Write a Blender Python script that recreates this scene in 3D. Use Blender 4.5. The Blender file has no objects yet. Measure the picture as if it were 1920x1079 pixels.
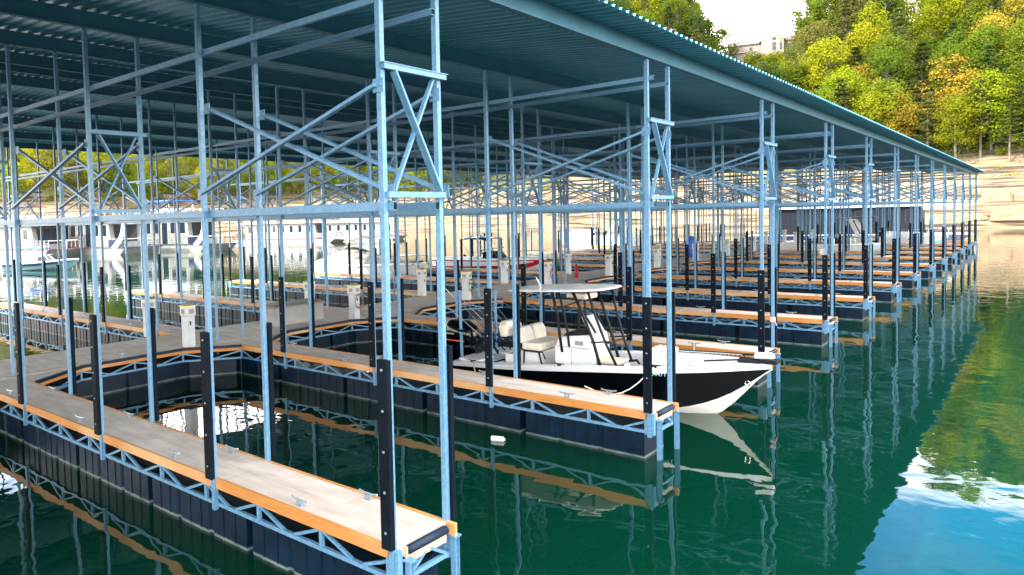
import bpy, math, random
from mathutils import Vector, Matrix
R = math.radians
random.seed(7)
sc = bpy.context.scene
col = sc.collection

# ------------------------------------------------------------------ camera
cd = bpy.data.cameras.new('camera')
cam = bpy.data.objects.new('camera', cd)
col.objects.link(cam)
sc.camera = cam
CAM = Vector((4.92895, -5.35379, 4.214405))
FW = Vector((-0.68093556, 0.73095538, -0.04506659)).normalized()
RT = Vector((0.73225598, 0.68051445, -0.02648151)).normalized()
UP = RT.cross(FW)
cam.matrix_world = Matrix((
    (RT.x, UP.x, -FW.x, CAM.x), (RT.y, UP.y, -FW.y, CAM.y),
    (RT.z, UP.z, -FW.z, CAM.z), (0, 0, 0, 1)))
cd.sensor_width = 36
cd.lens = 36 * 1349.42 / 1920
cd.shift_x = 246.11 / 1920
cd.shift_y = -67.39 / 1920
cd.clip_end = 3000
cd.clip_start = 0.1

# ------------------------------------------------------------------ light
SUN_EL = R(43)
SUN_DIR = Vector((-0.42 * math.cos(SUN_EL), -0.907 * math.cos(SUN_EL), math.sin(SUN_EL)))  # towards the sun
w = bpy.data.worlds.new('World')
sc.world = w
w.use_nodes = True
nt = w.node_tree
nt.nodes.clear()
def wn(t, **k):
    n = nt.nodes.new(t)
    for a, b in k.items(): setattr(n, a, b)
    return n
out = wn('ShaderNodeOutputWorld')
bg = wn('ShaderNodeBackground'); bg.inputs[1].default_value = 0.15
sky = wn('ShaderNodeTexSky', sky_type='NISHITA', sun_disc=False)
sky.sun_elevation = SUN_EL
sky.sun_rotation = math.atan2(SUN_DIR.x, SUN_DIR.y)
sky.air_density = 1.0; sky.dust_density = 0.6; sky.ozone_density = 2.5
tc = wn('ShaderNodeTexCoord')
mp = wn('ShaderNodeMapping'); mp.inputs['Scale'].default_value = (1, 1, 2.2); mp.inputs['Location'].default_value = (0.35, 0.1, 0.0)
ns = wn('ShaderNodeTexNoise'); ns.inputs['Scale'].default_value = 2.1; ns.inputs['Detail'].default_value = 7; ns.inputs['Roughness'].default_value = .62
rp = wn('ShaderNodeValToRGB'); rp.color_ramp.elements[0].position = .50; rp.color_ramp.elements[1].position = .68
sep = wn('ShaderNodeSeparateXYZ')
hz = wn('ShaderNodeMapRange'); hz.inputs[1].default_value = .25; hz.inputs[2].default_value = .325; hz.inputs[3].default_value = .92; hz.inputs[4].default_value = 0
mx = wn('ShaderNodeMath', operation='MAXIMUM')
mul = wn('ShaderNodeMath', operation='MULTIPLY'); mul.inputs[1].default_value = .92
mix = wn('ShaderNodeMixRGB'); mix.inputs[2].default_value = (18.5, 17.0, 15.0, 1)
L = nt.links.new
L(tc.outputs['Generated'], mp.inputs[0]); L(mp.outputs[0], ns.inputs['Vector']); L(ns.outputs['Fac'], rp.inputs[0])
L(tc.outputs['Generated'], sep.inputs[0]); L(sep.outputs['Z'], hz.inputs[0])
hi_ = wn('ShaderNodeMapRange'); hi_.inputs[1].default_value = .50; hi_.inputs[2].default_value = .72; hi_.inputs[3].default_value = .06; hi_.inputs[4].default_value = 1.0; L(sep.outputs['Z'], hi_.inputs[0])
mu2 = wn('ShaderNodeMath', operation='MULTIPLY'); L(rp.outputs[0], mul.inputs[0]); L(mul.outputs[0], mu2.inputs[0]); L(hi_.outputs[0], mu2.inputs[1]); L(mu2.outputs[0], mx.inputs[0]); L(hz.outputs[0], mx.inputs[1])
hsn = wn('ShaderNodeHueSaturation'); hsn.inputs['Hue'].default_value = .49; hsn.inputs['Saturation'].default_value = 1.6; hsn.inputs['Value'].default_value = .32; hsn.inputs['Value'].default_value = 1.0; L(sky.outputs[0], hsn.inputs['Color'])
hi3 = wn('ShaderNodeMapRange'); hi3.inputs[1].default_value = .42; hi3.inputs[2].default_value = .60; hi3.inputs[4].default_value = .72; L(sep.outputs['Z'], hi3.inputs[0]); mx3 = wn('ShaderNodeMath', operation='MAXIMUM'); L(mx.outputs[0], mx3.inputs[0]); L(hi3.outputs[0], mx3.inputs[1])  # bright cloud sheet high out of view, added to light the deck ends
L(mx3.outputs[0], mix.inputs[0]); L(hsn.outputs[0], mix.inputs[1]); L(mix.outputs[0], bg.inputs[0]); L(bg.outputs[0], out.inputs[0])

sd = bpy.data.lights.new('sun', 'SUN'); sd.energy = 2.6; sd.angle = R(.5); sd.color = (1, .93, .8)
so = bpy.data.objects.new('sun', sd); col.objects.link(so)
so.rotation_euler = SUN_DIR.to_track_quat('Z', 'Y').to_euler()
so.location = (0, 0, 60)
sc.view_settings.view_transform = 'Standard'
sc.view_settings.look = 'None'
sc.view_settings.gamma = 1
sc.view_settings.exposure = 2.2
sc.cycles.max_bounces = 8
sc.cycles.diffuse_bounces = 4
sc.cycles.glossy_bounces = 4

# ------------------------------------------------------------------ helpers
class MB:
    def __init__(s): s.v = []; s.f = []; s.m = []
    def add(s, vs, fs, mi=0):
        b = len(s.v); s.v += [tuple(v) for v in vs]
        for f in fs: s.f.append(tuple(b + i for i in f)); s.m.append(mi)
        return s
    def box(s, x0, x1, y0, y1, z0, z1, mi=0):
        return s.add([(x0,y0,z0),(x1,y0,z0),(x1,y1,z0),(x0,y1,z0),(x0,y0,z1),(x1,y0,z1),(x1,y1,z1),(x0,y1,z1)],
            [(0,3,2,1),(4,5,6,7),(0,1,5,4),(1,2,6,5),(2,3,7,6),(3,0,4,7)], mi)
    def bar(s, p, q, a, b, mi=0, ref=(0, 0, 1)):
        p = Vector(p); q = Vector(q); d = (q - p).normalized(); ref = Vector(ref)
        if abs(d.dot(ref)) > .98: ref = Vector((0, 1, 0))
        u = d.cross(ref).normalized() * a / 2; v = u.cross(d).normalized() * b / 2
        vs = []
        for c in (p, q): vs += [c - u - v, c + u - v, c + u + v, c - u + v]
        return s.add(vs, [(0,1,2,3),(7,6,5,4),(0,4,5,1),(1,5,6,2),(2,6,7,3),(3,7,4,0)], mi)
    def tube(s, pts, r, n=8, mi=0, r2=None):
        pts = [Vector(p) for p in pts]; rings = []
        for i, p in enumerate(pts):
            d = (pts[min(i+1, len(pts)-1)] - pts[max(i-1, 0)]).normalized()
            ref = Vector((0, 0, 1)) if abs(d.z) < .9 else Vector((1, 0, 0))
            u = d.cross(ref).normalized(); v = u.cross(d)
            rr = r if r2 is None else r + (r2 - r) * i / max(1, len(pts)-1)
            rings.append([p + (u * math.cos(2*math.pi*k/n) + v * math.sin(2*math.pi*k/n)) * rr for k in range(n)])
        return s.loft(rings, mi=mi)
    def loft(s, rings, closed=True, caps=True, mi=0):
        n = len(rings[0]); vs = [v for r in rings for v in r]; fs = []
        for i in range(len(rings)-1):
            for k in range(n if closed else n-1):
                a = i*n+k; b = i*n+(k+1) % n
                fs.append((a, b, b+n, a+n))
        if caps and closed:
            fs.append(tuple(range(n-1, -1, -1))); fs.append(tuple((len(rings)-1)*n+k for k in range(n)))
        return s.add(vs, fs, mi)
    def prism(s, poly, z0, z1, mi=0):
        return s.loft([[(x, y, z0) for x, y in poly], [(x, y, z1) for x, y in poly]], mi=mi)
    def dome(s, c, rx, ry, rz, mi=0, n=12, m=6, low=-.5):
        rings = []
        for j in range(m+1):
            t = low*math.pi + (.5-low)*math.pi*j/m
            rr = max(math.cos(t), .02)
            rings.append([(c[0]+rx*rr*math.cos(2*math.pi*k/n), c[1]+ry*rr*math.sin(2*math.pi*k/n), c[2]+rz*math.sin(t)) for k in range(n)])
        return s.loft(rings, mi=mi)
    def build(s, name, mats, parent=None, smooth=False, bevel=0, loc=None):
        me = bpy.data.meshes.new(name); me.from_pydata(s.v, [], s.f)
        if not isinstance(mats, (list, tuple)): mats = [mats]
        for m in mats: me.materials.append(m)
        for p, mi in zip(me.polygons, s.m): p.material_index = mi; p.use_smooth = smooth
        me.validate()
        o = bpy.data.objects.new(name, me); col.objects.link(o)
        if parent: o.parent = parent
        if loc: o.location = loc
        if bevel:
            b = o.modifiers.new('bevel', 'BEVEL'); b.width = bevel; b.segments = 2; b.limit_method = 'ANGLE'
        return o
def tag(o, label=None, cat=None, group=None, kind=None):
    if label: o['label'] = label
    if cat: o['category'] = cat
    if group: o['group'] = group
    if kind: o['kind'] = kind
    return o
def empty(name, loc=(0, 0, 0), rz=0):
    o = bpy.data.objects.new(name, None); col.objects.link(o); o.location = loc; o.rotation_euler = (0, 0, rz)
    o.empty_display_size = .3
    return o
KIDS = {}
def copy_tree(o, parent=None):
    c = o.copy(); col.objects.link(c); c.parent = parent
    for ch in [x for x in o.children]: copy_tree(ch, c)
    return c
ORD = ['first','second','third','fourth','fifth','sixth','seventh','eighth','ninth','tenth','eleventh','twelfth','thirteenth','fourteenth','fifteenth','sixteenth','seventeenth','eighteenth','nineteenth','twentieth']
def ordn(i):
    if i < 20: return ORD[i]
    n = i+1; return str(n) + ('th' if 10 <= n % 100 <= 20 else {1:'st',2:'nd',3:'rd'}.get(n % 10, 'th'))

# ------------------------------------------------------------------ materials
def mat(name, c, rough=.5, metal=0, c2=None, scale=4, detail=4, bump=0, stretch=None, coords='Object', lo=.35, hi=.65, spec=.5, bscale=None):
    m = bpy.data.materials.new(name); m.use_nodes = True; t = m.node_tree; b = t.nodes['Principled BSDF']
    b.inputs['Base Color'].default_value = (*c, 1); b.inputs['Roughness'].default_value = rough; b.inputs['Metallic'].default_value = metal
    b.inputs['Specular IOR Level'].default_value = spec
    if c2 or bump:
        tcn = t.nodes.new('ShaderNodeTexCoord'); mpn = t.nodes.new('ShaderNodeMapping'); n = t.nodes.new('ShaderNodeTexNoise')
        if stretch: mpn.inputs['Scale'].default_value = stretch
        n.inputs['Scale'].default_value = scale; n.inputs['Detail'].default_value = detail
        t.links.new(tcn.outputs[coords], mpn.inputs[0]); t.links.new(mpn.outputs[0], n.inputs['Vector'])
        if c2:
            r = t.nodes.new('ShaderNodeValToRGB'); r.color_ramp.elements[0].position = lo; r.color_ramp.elements[1].position = hi
            r.color_ramp.elements[0].color = (*c, 1); r.color_ramp.elements[1].color = (*c2, 1)
            t.links.new(n.outputs['Fac'], r.inputs[0]); t.links.new(r.outputs[0], b.inputs['Base Color'])
        if bump:
            bn = t.nodes.new('ShaderNodeBump'); bn.inputs['Strength'].default_value = bump; bn.inputs['Distance'].default_value = .02
            t.links.new(n.outputs['Fac'], bn.inputs['Height']); t.links.new(bn.outputs[0], b.inputs['Normal'])
    return m
M = {}
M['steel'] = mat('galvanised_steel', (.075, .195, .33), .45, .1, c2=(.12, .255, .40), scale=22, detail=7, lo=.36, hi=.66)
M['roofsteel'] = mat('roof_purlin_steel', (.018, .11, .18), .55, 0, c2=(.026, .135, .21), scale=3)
M['sheet'] = mat('corrugated_sheet', (.050, .22, .32), .4, .1, c2=(.078, .275, .38), scale=1.2, detail=5)
M['fender'] = mat('black_rubber', (.0015, .004, .008), .6, 0, c2=(.003, .007, .014), scale=6, spec=.08)
M['bolt'] = mat('bolt_zinc', (.22, .28, .33), .4, .3)
M['rubber'] = mat('navy_rubber', (.004, .014, .035), .5, spec=.25)
M['white'] = mat('white_gelcoat', (.66, .67, .68), .25, 0, c2=(.58, .60, .62), scale=2)
M['cream'] = mat('cream_vinyl', (.62, .58, .49), .5, 0, c2=(.54, .50, .42), scale=5)
M['black'] = mat('black_gelcoat', (.0015, .002, .004), .12, spec=.35)
M['blacktube'] = mat('black_powder_coat', (.006, .008, .012), .5, spec=.2)
M['darkglass'] = mat('smoked_glass', (.01, .015, .02), .05, 0, spec=.8)
M['glass'] = mat('dark_window_glass', (.012, .02, .03), .12, 0, spec=.35)
M['grey'] = mat('grey_plastic', (.20, .20, .21), .6, 0, c2=(.25, .25, .26), scale=3)
M['red'] = mat('red_gelcoat', (.42, .01, .03), .25)
M['orange'] = mat('orange_red', (.7, .08, .02), .4)
M['blue'] = mat('blue_canvas', (.01, .07, .42), .7, 0, c2=(.02, .12, .55), scale=5)
M['lblue'] = mat('pale_blue_hull', (.30, .55, .60), .3)
M['tarp'] = mat('taupe_canvas', (.20, .19, .18), .85, 0, c2=(.28, .26, .24), scale=3, bump=.3)
M['yellow'] = mat('yellow_band', (.72, .62, .05), .4)
M['chrome'] = mat('stainless', (.7, .72, .75), .15, 1)
M['pedestal'] = mat('white_pedestal', (.50, .53, .57), .35, 0, c2=(.42, .45, .49), scale=5)
M['hbwall'] = mat('shaded_white_siding', (.20, .195, .185), .45, 0, c2=(.16, .155, .145), scale=2)  # shade on the houseboat sides is put into this darker white
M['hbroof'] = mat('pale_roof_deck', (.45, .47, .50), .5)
M['hbwhite'] = mat('sunlit_white_panel', (.24, .24, .23), .4, 0, c2=(.19, .19, .185), scale=1.5)  # paler copy of the siding, sunlight put into its colour
M['shadehull'] = mat('shaded_teal_hull', (.10, .19, .21), .35)  # pale teal hull with its shade put into the colour
M['darkpanel'] = mat('matt_black_panel', (.008, .010, .014), .6, spec=.2)
M['maroon'] = mat('maroon_trim', (.10, .02, .03), .4)
M['navy'] = mat('navy_paint', (.012, .018, .05), .3)
M['pink'] = mat('pink_cloth', (.7, .08, .25), .8)
M['bark'] = mat('bark', (.07, .055, .04), .9, 0, c2=(.17, .15, .125), scale=1.2, bump=.6, stretch=(3, 3, .4))
M['bluesteel'] = mat('blue_roof', (.03, .10, .30), .4)

def wood_mat():
    m = bpy.data.materials.new('orange_treated_wood'); m.use_nodes = True; t = m.node_tree; b = t.nodes['Principled BSDF']
    tcn = t.nodes.new('ShaderNodeTexCoord')
    def noise(sx, sy, sz, s, d):
        mpn = t.nodes.new('ShaderNodeMapping'); mpn.inputs['Scale'].default_value = (sx, sy, sz); n = t.nodes.new('ShaderNodeTexNoise')
        n.inputs['Scale'].default_value = s; n.inputs['Detail'].default_value = d; t.links.new(tcn.outputs['Object'], mpn.inputs[0]); t.links.new(mpn.outputs[0], n.inputs['Vector']); return n
    g = noise(.6, 8, 26, 3, 6); k = noise(1, 1, 3, 5, 2); big = noise(1, 1, 1, .55, 1)
    r = t.nodes.new('ShaderNodeValToRGB'); e = r.color_ramp.elements
    e[0].position = .3; e[0].color = (.35, .13, .022, 1); e[1].position = .7; e[1].color = (.48, .21, .05, 1)
    r2 = t.nodes.new('ShaderNodeValToRGB'); e = r2.color_ramp.elements
    e[0].position = .69; e[0].color = (1, 1, 1, 1); e[1].position = .76; e[1].color = (.35, .22, .15, 1)
    r3 = t.nodes.new('ShaderNodeValToRGB'); e = r3.color_ramp.elements
    e[0].position = .42; e[0].color = (0, 0, 0, 1); e[1].position = .62; e[1].color = (.55, .55, .55, 1)
    mu = t.nodes.new('ShaderNodeMixRGB'); mu.blend_type = 'MULTIPLY'; mu.inputs[0].default_value = 1
    pale = t.nodes.new('ShaderNodeMixRGB'); pale.inputs[2].default_value = (.60, .40, .22, 1)
    oi = t.nodes.new('ShaderNodeObjectInfo')
    t.links.new(g.outputs['Fac'], r.inputs[0]); t.links.new(k.outputs['Fac'], r2.inputs[0]); t.links.new(big.outputs['Fac'], r3.inputs[0])
    t.links.new(r3.outputs[0], pale.inputs[0]); t.links.new(r.outputs[0], pale.inputs[1])
    t.links.new(pale.outputs[0], mu.inputs[1]); t.links.new(r2.outputs[0], mu.inputs[2]); t.links.new(mu.outputs[0], b.inputs['Base Color'])
    b.inputs['Roughness'].default_value = .6
    return m
M['wood'] = wood_mat()
M['palewood'] = mat('pale_wood', (.62, .46, .32), .6, 0, c2=(.50, .34, .22), scale=4, stretch=(6, 1, 14))

def deck_mat():
    m = bpy.data.materials.new('composite_deck'); m.use_nodes = True; t = m.node_tree; b = t.nodes['Principled BSDF']
    tcn = t.nodes.new('ShaderNodeTexCoord'); br = t.nodes.new('ShaderNodeTexBrick')
    br.offset = .5; br.inputs['Scale'].default_value = 1; br.inputs['Mortar Size'].default_value = .008; br.inputs['Brick Width'].default_value = 1.22; br.inputs['Row Height'].default_value = .45
    br.inputs['Color1'].default_value = (.60, .545, .49, 1); br.inputs['Color2'].default_value = (.68, .625, .57, 1); br.inputs['Mortar'].default_value = (.56, .46, .38, 1)
    n = t.nodes.new('ShaderNodeTexNoise'); n.inputs['Scale'].default_value = 1.1; n.inputs['Detail'].default_value = 6
    mpn = t.nodes.new('ShaderNodeMapping'); mpn.inputs['Scale'].default_value = (1.5, 5, 1)
    r = t.nodes.new('ShaderNodeValToRGB'); e = r.color_ramp.elements; e[0].position = .3; e[0].color = (.72, .68, .68, 1); e[1].position = .7; e[1].color = (1, 1, 1, 1)
    mu = t.nodes.new('ShaderNodeMixRGB'); mu.blend_type = 'MULTIPLY'; mu.inputs[0].default_value = 1
    t.links.new(tcn.outputs['Object'], br.inputs[0]); t.links.new(tcn.outputs['Object'], mpn.inputs[0]); t.links.new(mpn.outputs[0], n.inputs[0])
    t.links.new(n.outputs['Fac'], r.inputs[0]); t.links.new(br.outputs[0], mu.inputs[1]); t.links.new(r.outputs[0], mu.inputs[2]); t.links.new(mu.outputs[0], b.inputs['Base Color'])
    vo = t.nodes.new('ShaderNodeTexVoronoi'); vo.inputs['Scale'].default_value = 1.7; r3 = t.nodes.new('ShaderNodeValToRGB'); e = r3.color_ramp.elements; e[0].position = .02; e[0].color = (1, 1, 1, 1); e[1].position = .05; e[1].color = (0, 0, 0, 1)
    n4 = t.nodes.new('ShaderNodeTexNoise'); n4.inputs['Scale'].default_value = .35; n4.inputs['Detail'].default_value = 3; r4 = t.nodes.new('ShaderNodeValToRGB'); e = r4.color_ramp.elements; e[0].position = .35; e[0].color = (.80, .78, .78, 1); e[1].position = .6; e[1].color = (1, 1, 1, 1)
    m4 = t.nodes.new('ShaderNodeMixRGB'); m4.blend_type = 'MULTIPLY'; m4.inputs[0].default_value = 1; m3 = t.nodes.new('ShaderNodeMixRGB'); m3.inputs[2].default_value = (.62, .62, .60, 1)
    oi = t.nodes.new('ShaderNodeObjectInfo'); va = t.nodes.new('ShaderNodeVectorMath'); va.operation = 'ADD'; t.links.new(tcn.outputs['Object'], va.inputs[0]); t.links.new(oi.outputs['Location'], va.inputs[1])
    t.links.new(va.outputs[0], vo.inputs['Vector']); t.links.new(va.outputs[0], n4.inputs['Vector']); t.links.new(vo.outputs['Distance'], r3.inputs[0]); t.links.new(n4.outputs['Fac'], r4.inputs[0])
    t.links.new(mu.outputs[0], m4.inputs[1]); t.links.new(r4.outputs[0], m4.inputs[2]); t.links.new(r3.outputs[0], m3.inputs[0]); t.links.new(m4.outputs[0], m3.inputs[1]); t.links.new(m3.outputs[0], b.inputs['Base Color'])
    b.inputs['Roughness'].default_value = .7
    return m
M['deck'] = deck_mat()

def float_mat():
    m = bpy.data.materials.new('navy_float_plastic'); m.use_nodes = True; t = m.node_tree; b = t.nodes['Principled BSDF']
    tcn = t.nodes.new('ShaderNodeTexCoord'); sp = t.nodes.new('ShaderNodeSeparateXYZ'); n = t.nodes.new('ShaderNodeTexNoise'); n.inputs['Scale'].default_value = 3; n.inputs['Detail'].default_value = 5
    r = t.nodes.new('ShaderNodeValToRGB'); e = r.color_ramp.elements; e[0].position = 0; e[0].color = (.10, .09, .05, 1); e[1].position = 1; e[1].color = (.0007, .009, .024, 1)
    a = e.new(.50); a.color = (.08, .08, .05, 1); a = e.new(.515); a.color = (.11, .15, .16, 1); a = e.new(.54); a.color = (.11, .15, .16, 1); a = e.new(.56); a.color = (.001, .011, .027, 1)  # pale band paints the bright glint where water meets the float
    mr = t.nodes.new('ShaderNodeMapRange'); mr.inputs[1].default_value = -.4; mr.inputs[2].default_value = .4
    L = t.links.new
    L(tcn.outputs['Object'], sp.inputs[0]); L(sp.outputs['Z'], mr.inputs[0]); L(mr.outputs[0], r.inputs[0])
    r2 = t.nodes.new('ShaderNodeValToRGB'); e = r2.color_ramp.elements; e[0].position = .35; e[0].color = (.6, .65, .7, 1); e[1].position = .7; e[1].color = (1.4, 1.4, 1.3, 1)
    mu = t.nodes.new('ShaderNodeMixRGB'); mu.blend_type = 'MULTIPLY'; mu.inputs[0].default_value = 1
    L(tcn.outputs['Object'], n.inputs['Vector']); L(n.outputs['Fac'], r2.inputs[0]); L(r.outputs[0], mu.inputs[1]); L(r2.outputs[0], mu.inputs[2]); L(mu.outputs[0], b.inputs['Base Color'])
    b.inputs['Roughness'].default_value = .45; b.inputs['Specular IOR Level'].default_value = .2
    return m
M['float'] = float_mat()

def water_mat():
    m = bpy.data.materials.new('lake_water'); m.use_nodes = True; t = m.node_tree; b = t.nodes['Principled BSDF']
    b.inputs['Base Color'].default_value = (.0002, .0190, .0105, 1); b.inputs['Roughness'].default_value = .015; b.inputs['IOR'].default_value = 1.5
    tcn = t.nodes.new('ShaderNodeTexCoord'); L = t.links.new
    def noise(sx, sy, s, d, dist=0):
        mpn = t.nodes.new('ShaderNodeMapping'); mpn.inputs['Scale'].default_value = (sx, sy, 1); n = t.nodes.new('ShaderNodeTexNoise'); n.inputs['Distortion'].default_value = dist
        mpn.inputs['Rotation'].default_value = (0, 0, R(-43))
        n.inputs['Scale'].default_value = s; n.inputs['Detail'].default_value = d; L(tcn.outputs['Object'], mpn.inputs[0]); L(mpn.outputs[0], n.inputs['Vector']); return n
    a = noise(1, 1.0, .9, 2, .4); c = noise(1, 1.1, 3.2, 2); big = noise(1, 1, .05, 2)
    b1 = t.nodes.new('ShaderNodeBump'); b1.inputs['Strength'].default_value = .095; b1.inputs['Distance'].default_value = .12
    b2 = t.nodes.new('ShaderNodeBump'); b2.inputs['Strength'].default_value = .04; b2.inputs['Distance'].default_value = .03
    L(a.outputs['Fac'], b1.inputs['Height']); L(c.outputs['Fac'], b2.inputs['Height']); L(b1.outputs[0], b2.inputs['Normal']); L(b2.outputs[0], b.inputs['Normal'])
    return m
M['water'] = water_mat()

def rock_mat():
    m = bpy.data.materials.new('banded_rock_shore'); m.use_nodes = True; t = m.node_tree; b = t.nodes['Principled BSDF']; L = t.links.new
    tcn = t.nodes.new('ShaderNodeTexCoord')
    mp1 = t.nodes.new('ShaderNodeMapping'); mp1.inputs['Scale'].default_value = (.06, .06, 1.6)
    n1 = t.nodes.new('ShaderNodeTexNoise'); n1.inputs['Scale'].default_value = 1; n1.inputs['Detail'].default_value = 8; n1.inputs['Roughness'].default_value = .65
    r1 = t.nodes.new('ShaderNodeValToRGB'); e = r1.color_ramp.elements
    e[0].position = .42; e[0].color = (.030, .020, .011, 1); e[1].position = .50; e[1].color = (.165, .115, .068, 1); a = e.new(.65); a.color = (.23, .172, .108, 1)
    n2 = t.nodes.new('ShaderNodeTexNoise'); n2.inputs['Scale'].default_value = .12; n2.inputs['Detail'].default_value = 6
    r2 = t.nodes.new('ShaderNodeValToRGB'); e = r2.color_ramp.elements; e[0].position = .56; e[1].position = .66; 
    sp = t.nodes.new('ShaderNodeSeparateXYZ'); mr = t.nodes.new('ShaderNodeMapRange'); mr.inputs[1].default_value = 8; mr.inputs[2].default_value = 14
    mx = t.nodes.new('ShaderNodeMath'); mx.operation = 'MULTIPLY'
    g = t.nodes.new('ShaderNodeMixRGB'); g.inputs[2].default_value = (.10, .11, .025, 1)
    g2 = t.nodes.new('ShaderNodeMixRGB'); g2.inputs[2].default_value = (.03, .04, .012, 1)
    mr2 = t.nodes.new('ShaderNodeMapRange'); mr2.inputs[1].default_value = 13.2; mr2.inputs[2].default_value = 16
    L(tcn.outputs['Object'], mp1.inputs[0]); L(mp1.outputs[0], n1.inputs['Vector']); L(n1.outputs['Fac'], r1.inputs[0])
    L(tcn.outputs['Object'], n2.inputs['Vector']); L(n2.outputs['Fac'], r2.inputs[0]); L(tcn.outputs['Object'], sp.inputs[0]); L(sp.outputs['Z'], mr.inputs[0]); L(sp.outputs['Z'], mr2.inputs[0])
    L(mr.outputs[0], mx.inputs[0]); L(r2.outputs[0], mx.inputs[1]); L(mx.outputs[0], g.inputs[0]); L(r1.outputs[0], g.inputs[1])
    L(mr2.outputs[0], g2.inputs[0]); L(g.outputs[0], g2.inputs[1]); L(g2.outputs[0], b.inputs['Base Color'])
    bn = t.nodes.new('ShaderNodeBump'); bn.inputs['Strength'].default_value = .8; bn.inputs['Distance'].default_value = .6
    L(n1.outputs['Fac'], bn.inputs['Height']); L(bn.outputs[0], b.inputs['Normal']); b.inputs['Roughness'].default_value = .9
    return m
M['rock'] = rock_mat()

def leaf_mat(name, c1, c2):
    m = bpy.data.materials.new(name); m.use_nodes = True; t = m.node_tree; t.nodes.clear(); L = t.links.new
    o = t.nodes.new('ShaderNodeOutputMaterial'); d = t.nodes.new('ShaderNodeBsdfDiffuse'); tr = t.nodes.new('ShaderNodeBsdfTranslucent'); mixs = t.nodes.new('ShaderNodeMixShader'); mixs.inputs[0].default_value = .48
    tcn = t.nodes.new('ShaderNodeTexCoord'); n = t.nodes.new('ShaderNodeTexNoise'); n.inputs['Scale'].default_value = .45; n.inputs['Detail'].default_value = 3
    oi = t.nodes.new('ShaderNodeObjectInfo'); r = t.nodes.new('ShaderNodeValToRGB'); e = r.color_ramp.elements; e[0].position = .35; e[0].color = (*c1, 1); e[1].position = .65; e[1].color = (*c2, 1)
    hs = t.nodes.new('ShaderNodeHueSaturation'); mr = t.nodes.new('ShaderNodeMapRange'); mr.inputs[3].default_value = .72; mr.inputs[4].default_value = 1.3
    mr2 = t.nodes.new('ShaderNodeMapRange'); mr2.inputs[3].default_value = .478; mr2.inputs[4].default_value = .518
    mm = t.nodes.new('ShaderNodeMath'); mm.operation = 'FRACT'; m3 = t.nodes.new('ShaderNodeMath'); m3.operation = 'MULTIPLY'; m3.inputs[1].default_value = 7.3
    L(tcn.outputs['Object'], n.inputs['Vector']); L(n.outputs['Fac'], r.inputs[0]); L(r.outputs[0], hs.inputs['Color']); L(oi.outputs['Random'], mr.inputs[0]); L(mr.outputs[0], hs.inputs['Value'])
    L(oi.outputs['Random'], m3.inputs[0]); L(m3.outputs[0], mm.inputs[0]); L(mm.outputs[0], mr2.inputs[0]); L(mr2.outputs[0], hs.inputs['Hue'])
    L(hs.outputs[0], d.inputs[0]); L(hs.outputs[0], tr.inputs[0]); L(d.outputs[0], mixs.inputs[1]); L(tr.outputs[0], mixs.inputs[2]); L(mixs.outputs[0], o.inputs[0])
    return m
LEAF = {
 'green': leaf_mat('green_leaves', (.062, .10, .010), (.125, .165, .016)),
 'yellow-green': leaf_mat('yellow_green_leaves', (.12, .155, .008), (.22, .235, .014)),
 'dark green': leaf_mat('dark_green_leaves', (.036, .065, .014), (.07, .10, .02)),
 'olive': leaf_mat('olive_leaves', (.085, .10, .025), (.15, .155, .04)),
 'orange': leaf_mat('orange_leaves', (.18, .145, .018), (.25, .19, .025)),
}

# ------------------------------------------------------------------ dock constants
S = 6.5; W = .9; N = 13
PX = [0, -3.2, -6.4, -9.6, -12.65, -15.95, -19.5, -23.1, -26.9, -30.3]
RIDGE = -14.3
def zr(x):   # height of the post tops
    return 6.73 + .1 * (-x) if x > RIDGE else 8.16 - .013 * (RIDGE - x)
FENDERED = [0, 1, 2, 3, 6, 7, 8, 9]

# ------------------------------------------------------------------ roof
roof = tag(empty('dock_roof'), 'huge corrugated metal roof covering the whole boat dock, teal from below', 'roof')
Y0, Y1 = -46.0, 80.6  # near end extended unseen behind the camera to darken the left side
mb = MB(); P = .22; n = int((Y1 - Y0) / P)
ys = []
for k in range(n + 1):
    y = Y0 + k * P
    ys += [(y, 0), (y + .05, 0), (y + .08, .045), (y + .17, .045), (y + .2, 0)]
def sheetz(x): return zr(x) + .30
for (xa, xb) in ((.62, RIDGE), (RIDGE, -31.2)):
    xs = [xa + (xb - xa) * i / 6 for i in range(7)]
    mb.loft([[(x, y, sheetz(x) + h) for y, h in ys] for x in xs], closed=False)
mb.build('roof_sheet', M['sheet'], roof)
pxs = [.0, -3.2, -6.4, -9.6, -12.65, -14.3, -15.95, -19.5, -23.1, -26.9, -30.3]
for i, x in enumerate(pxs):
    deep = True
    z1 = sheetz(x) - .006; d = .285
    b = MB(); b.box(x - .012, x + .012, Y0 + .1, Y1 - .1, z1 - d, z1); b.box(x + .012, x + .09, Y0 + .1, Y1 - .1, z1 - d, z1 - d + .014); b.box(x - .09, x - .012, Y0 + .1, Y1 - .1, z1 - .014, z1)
    b.build('purlin', M['roofsteel'], roof)

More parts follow.
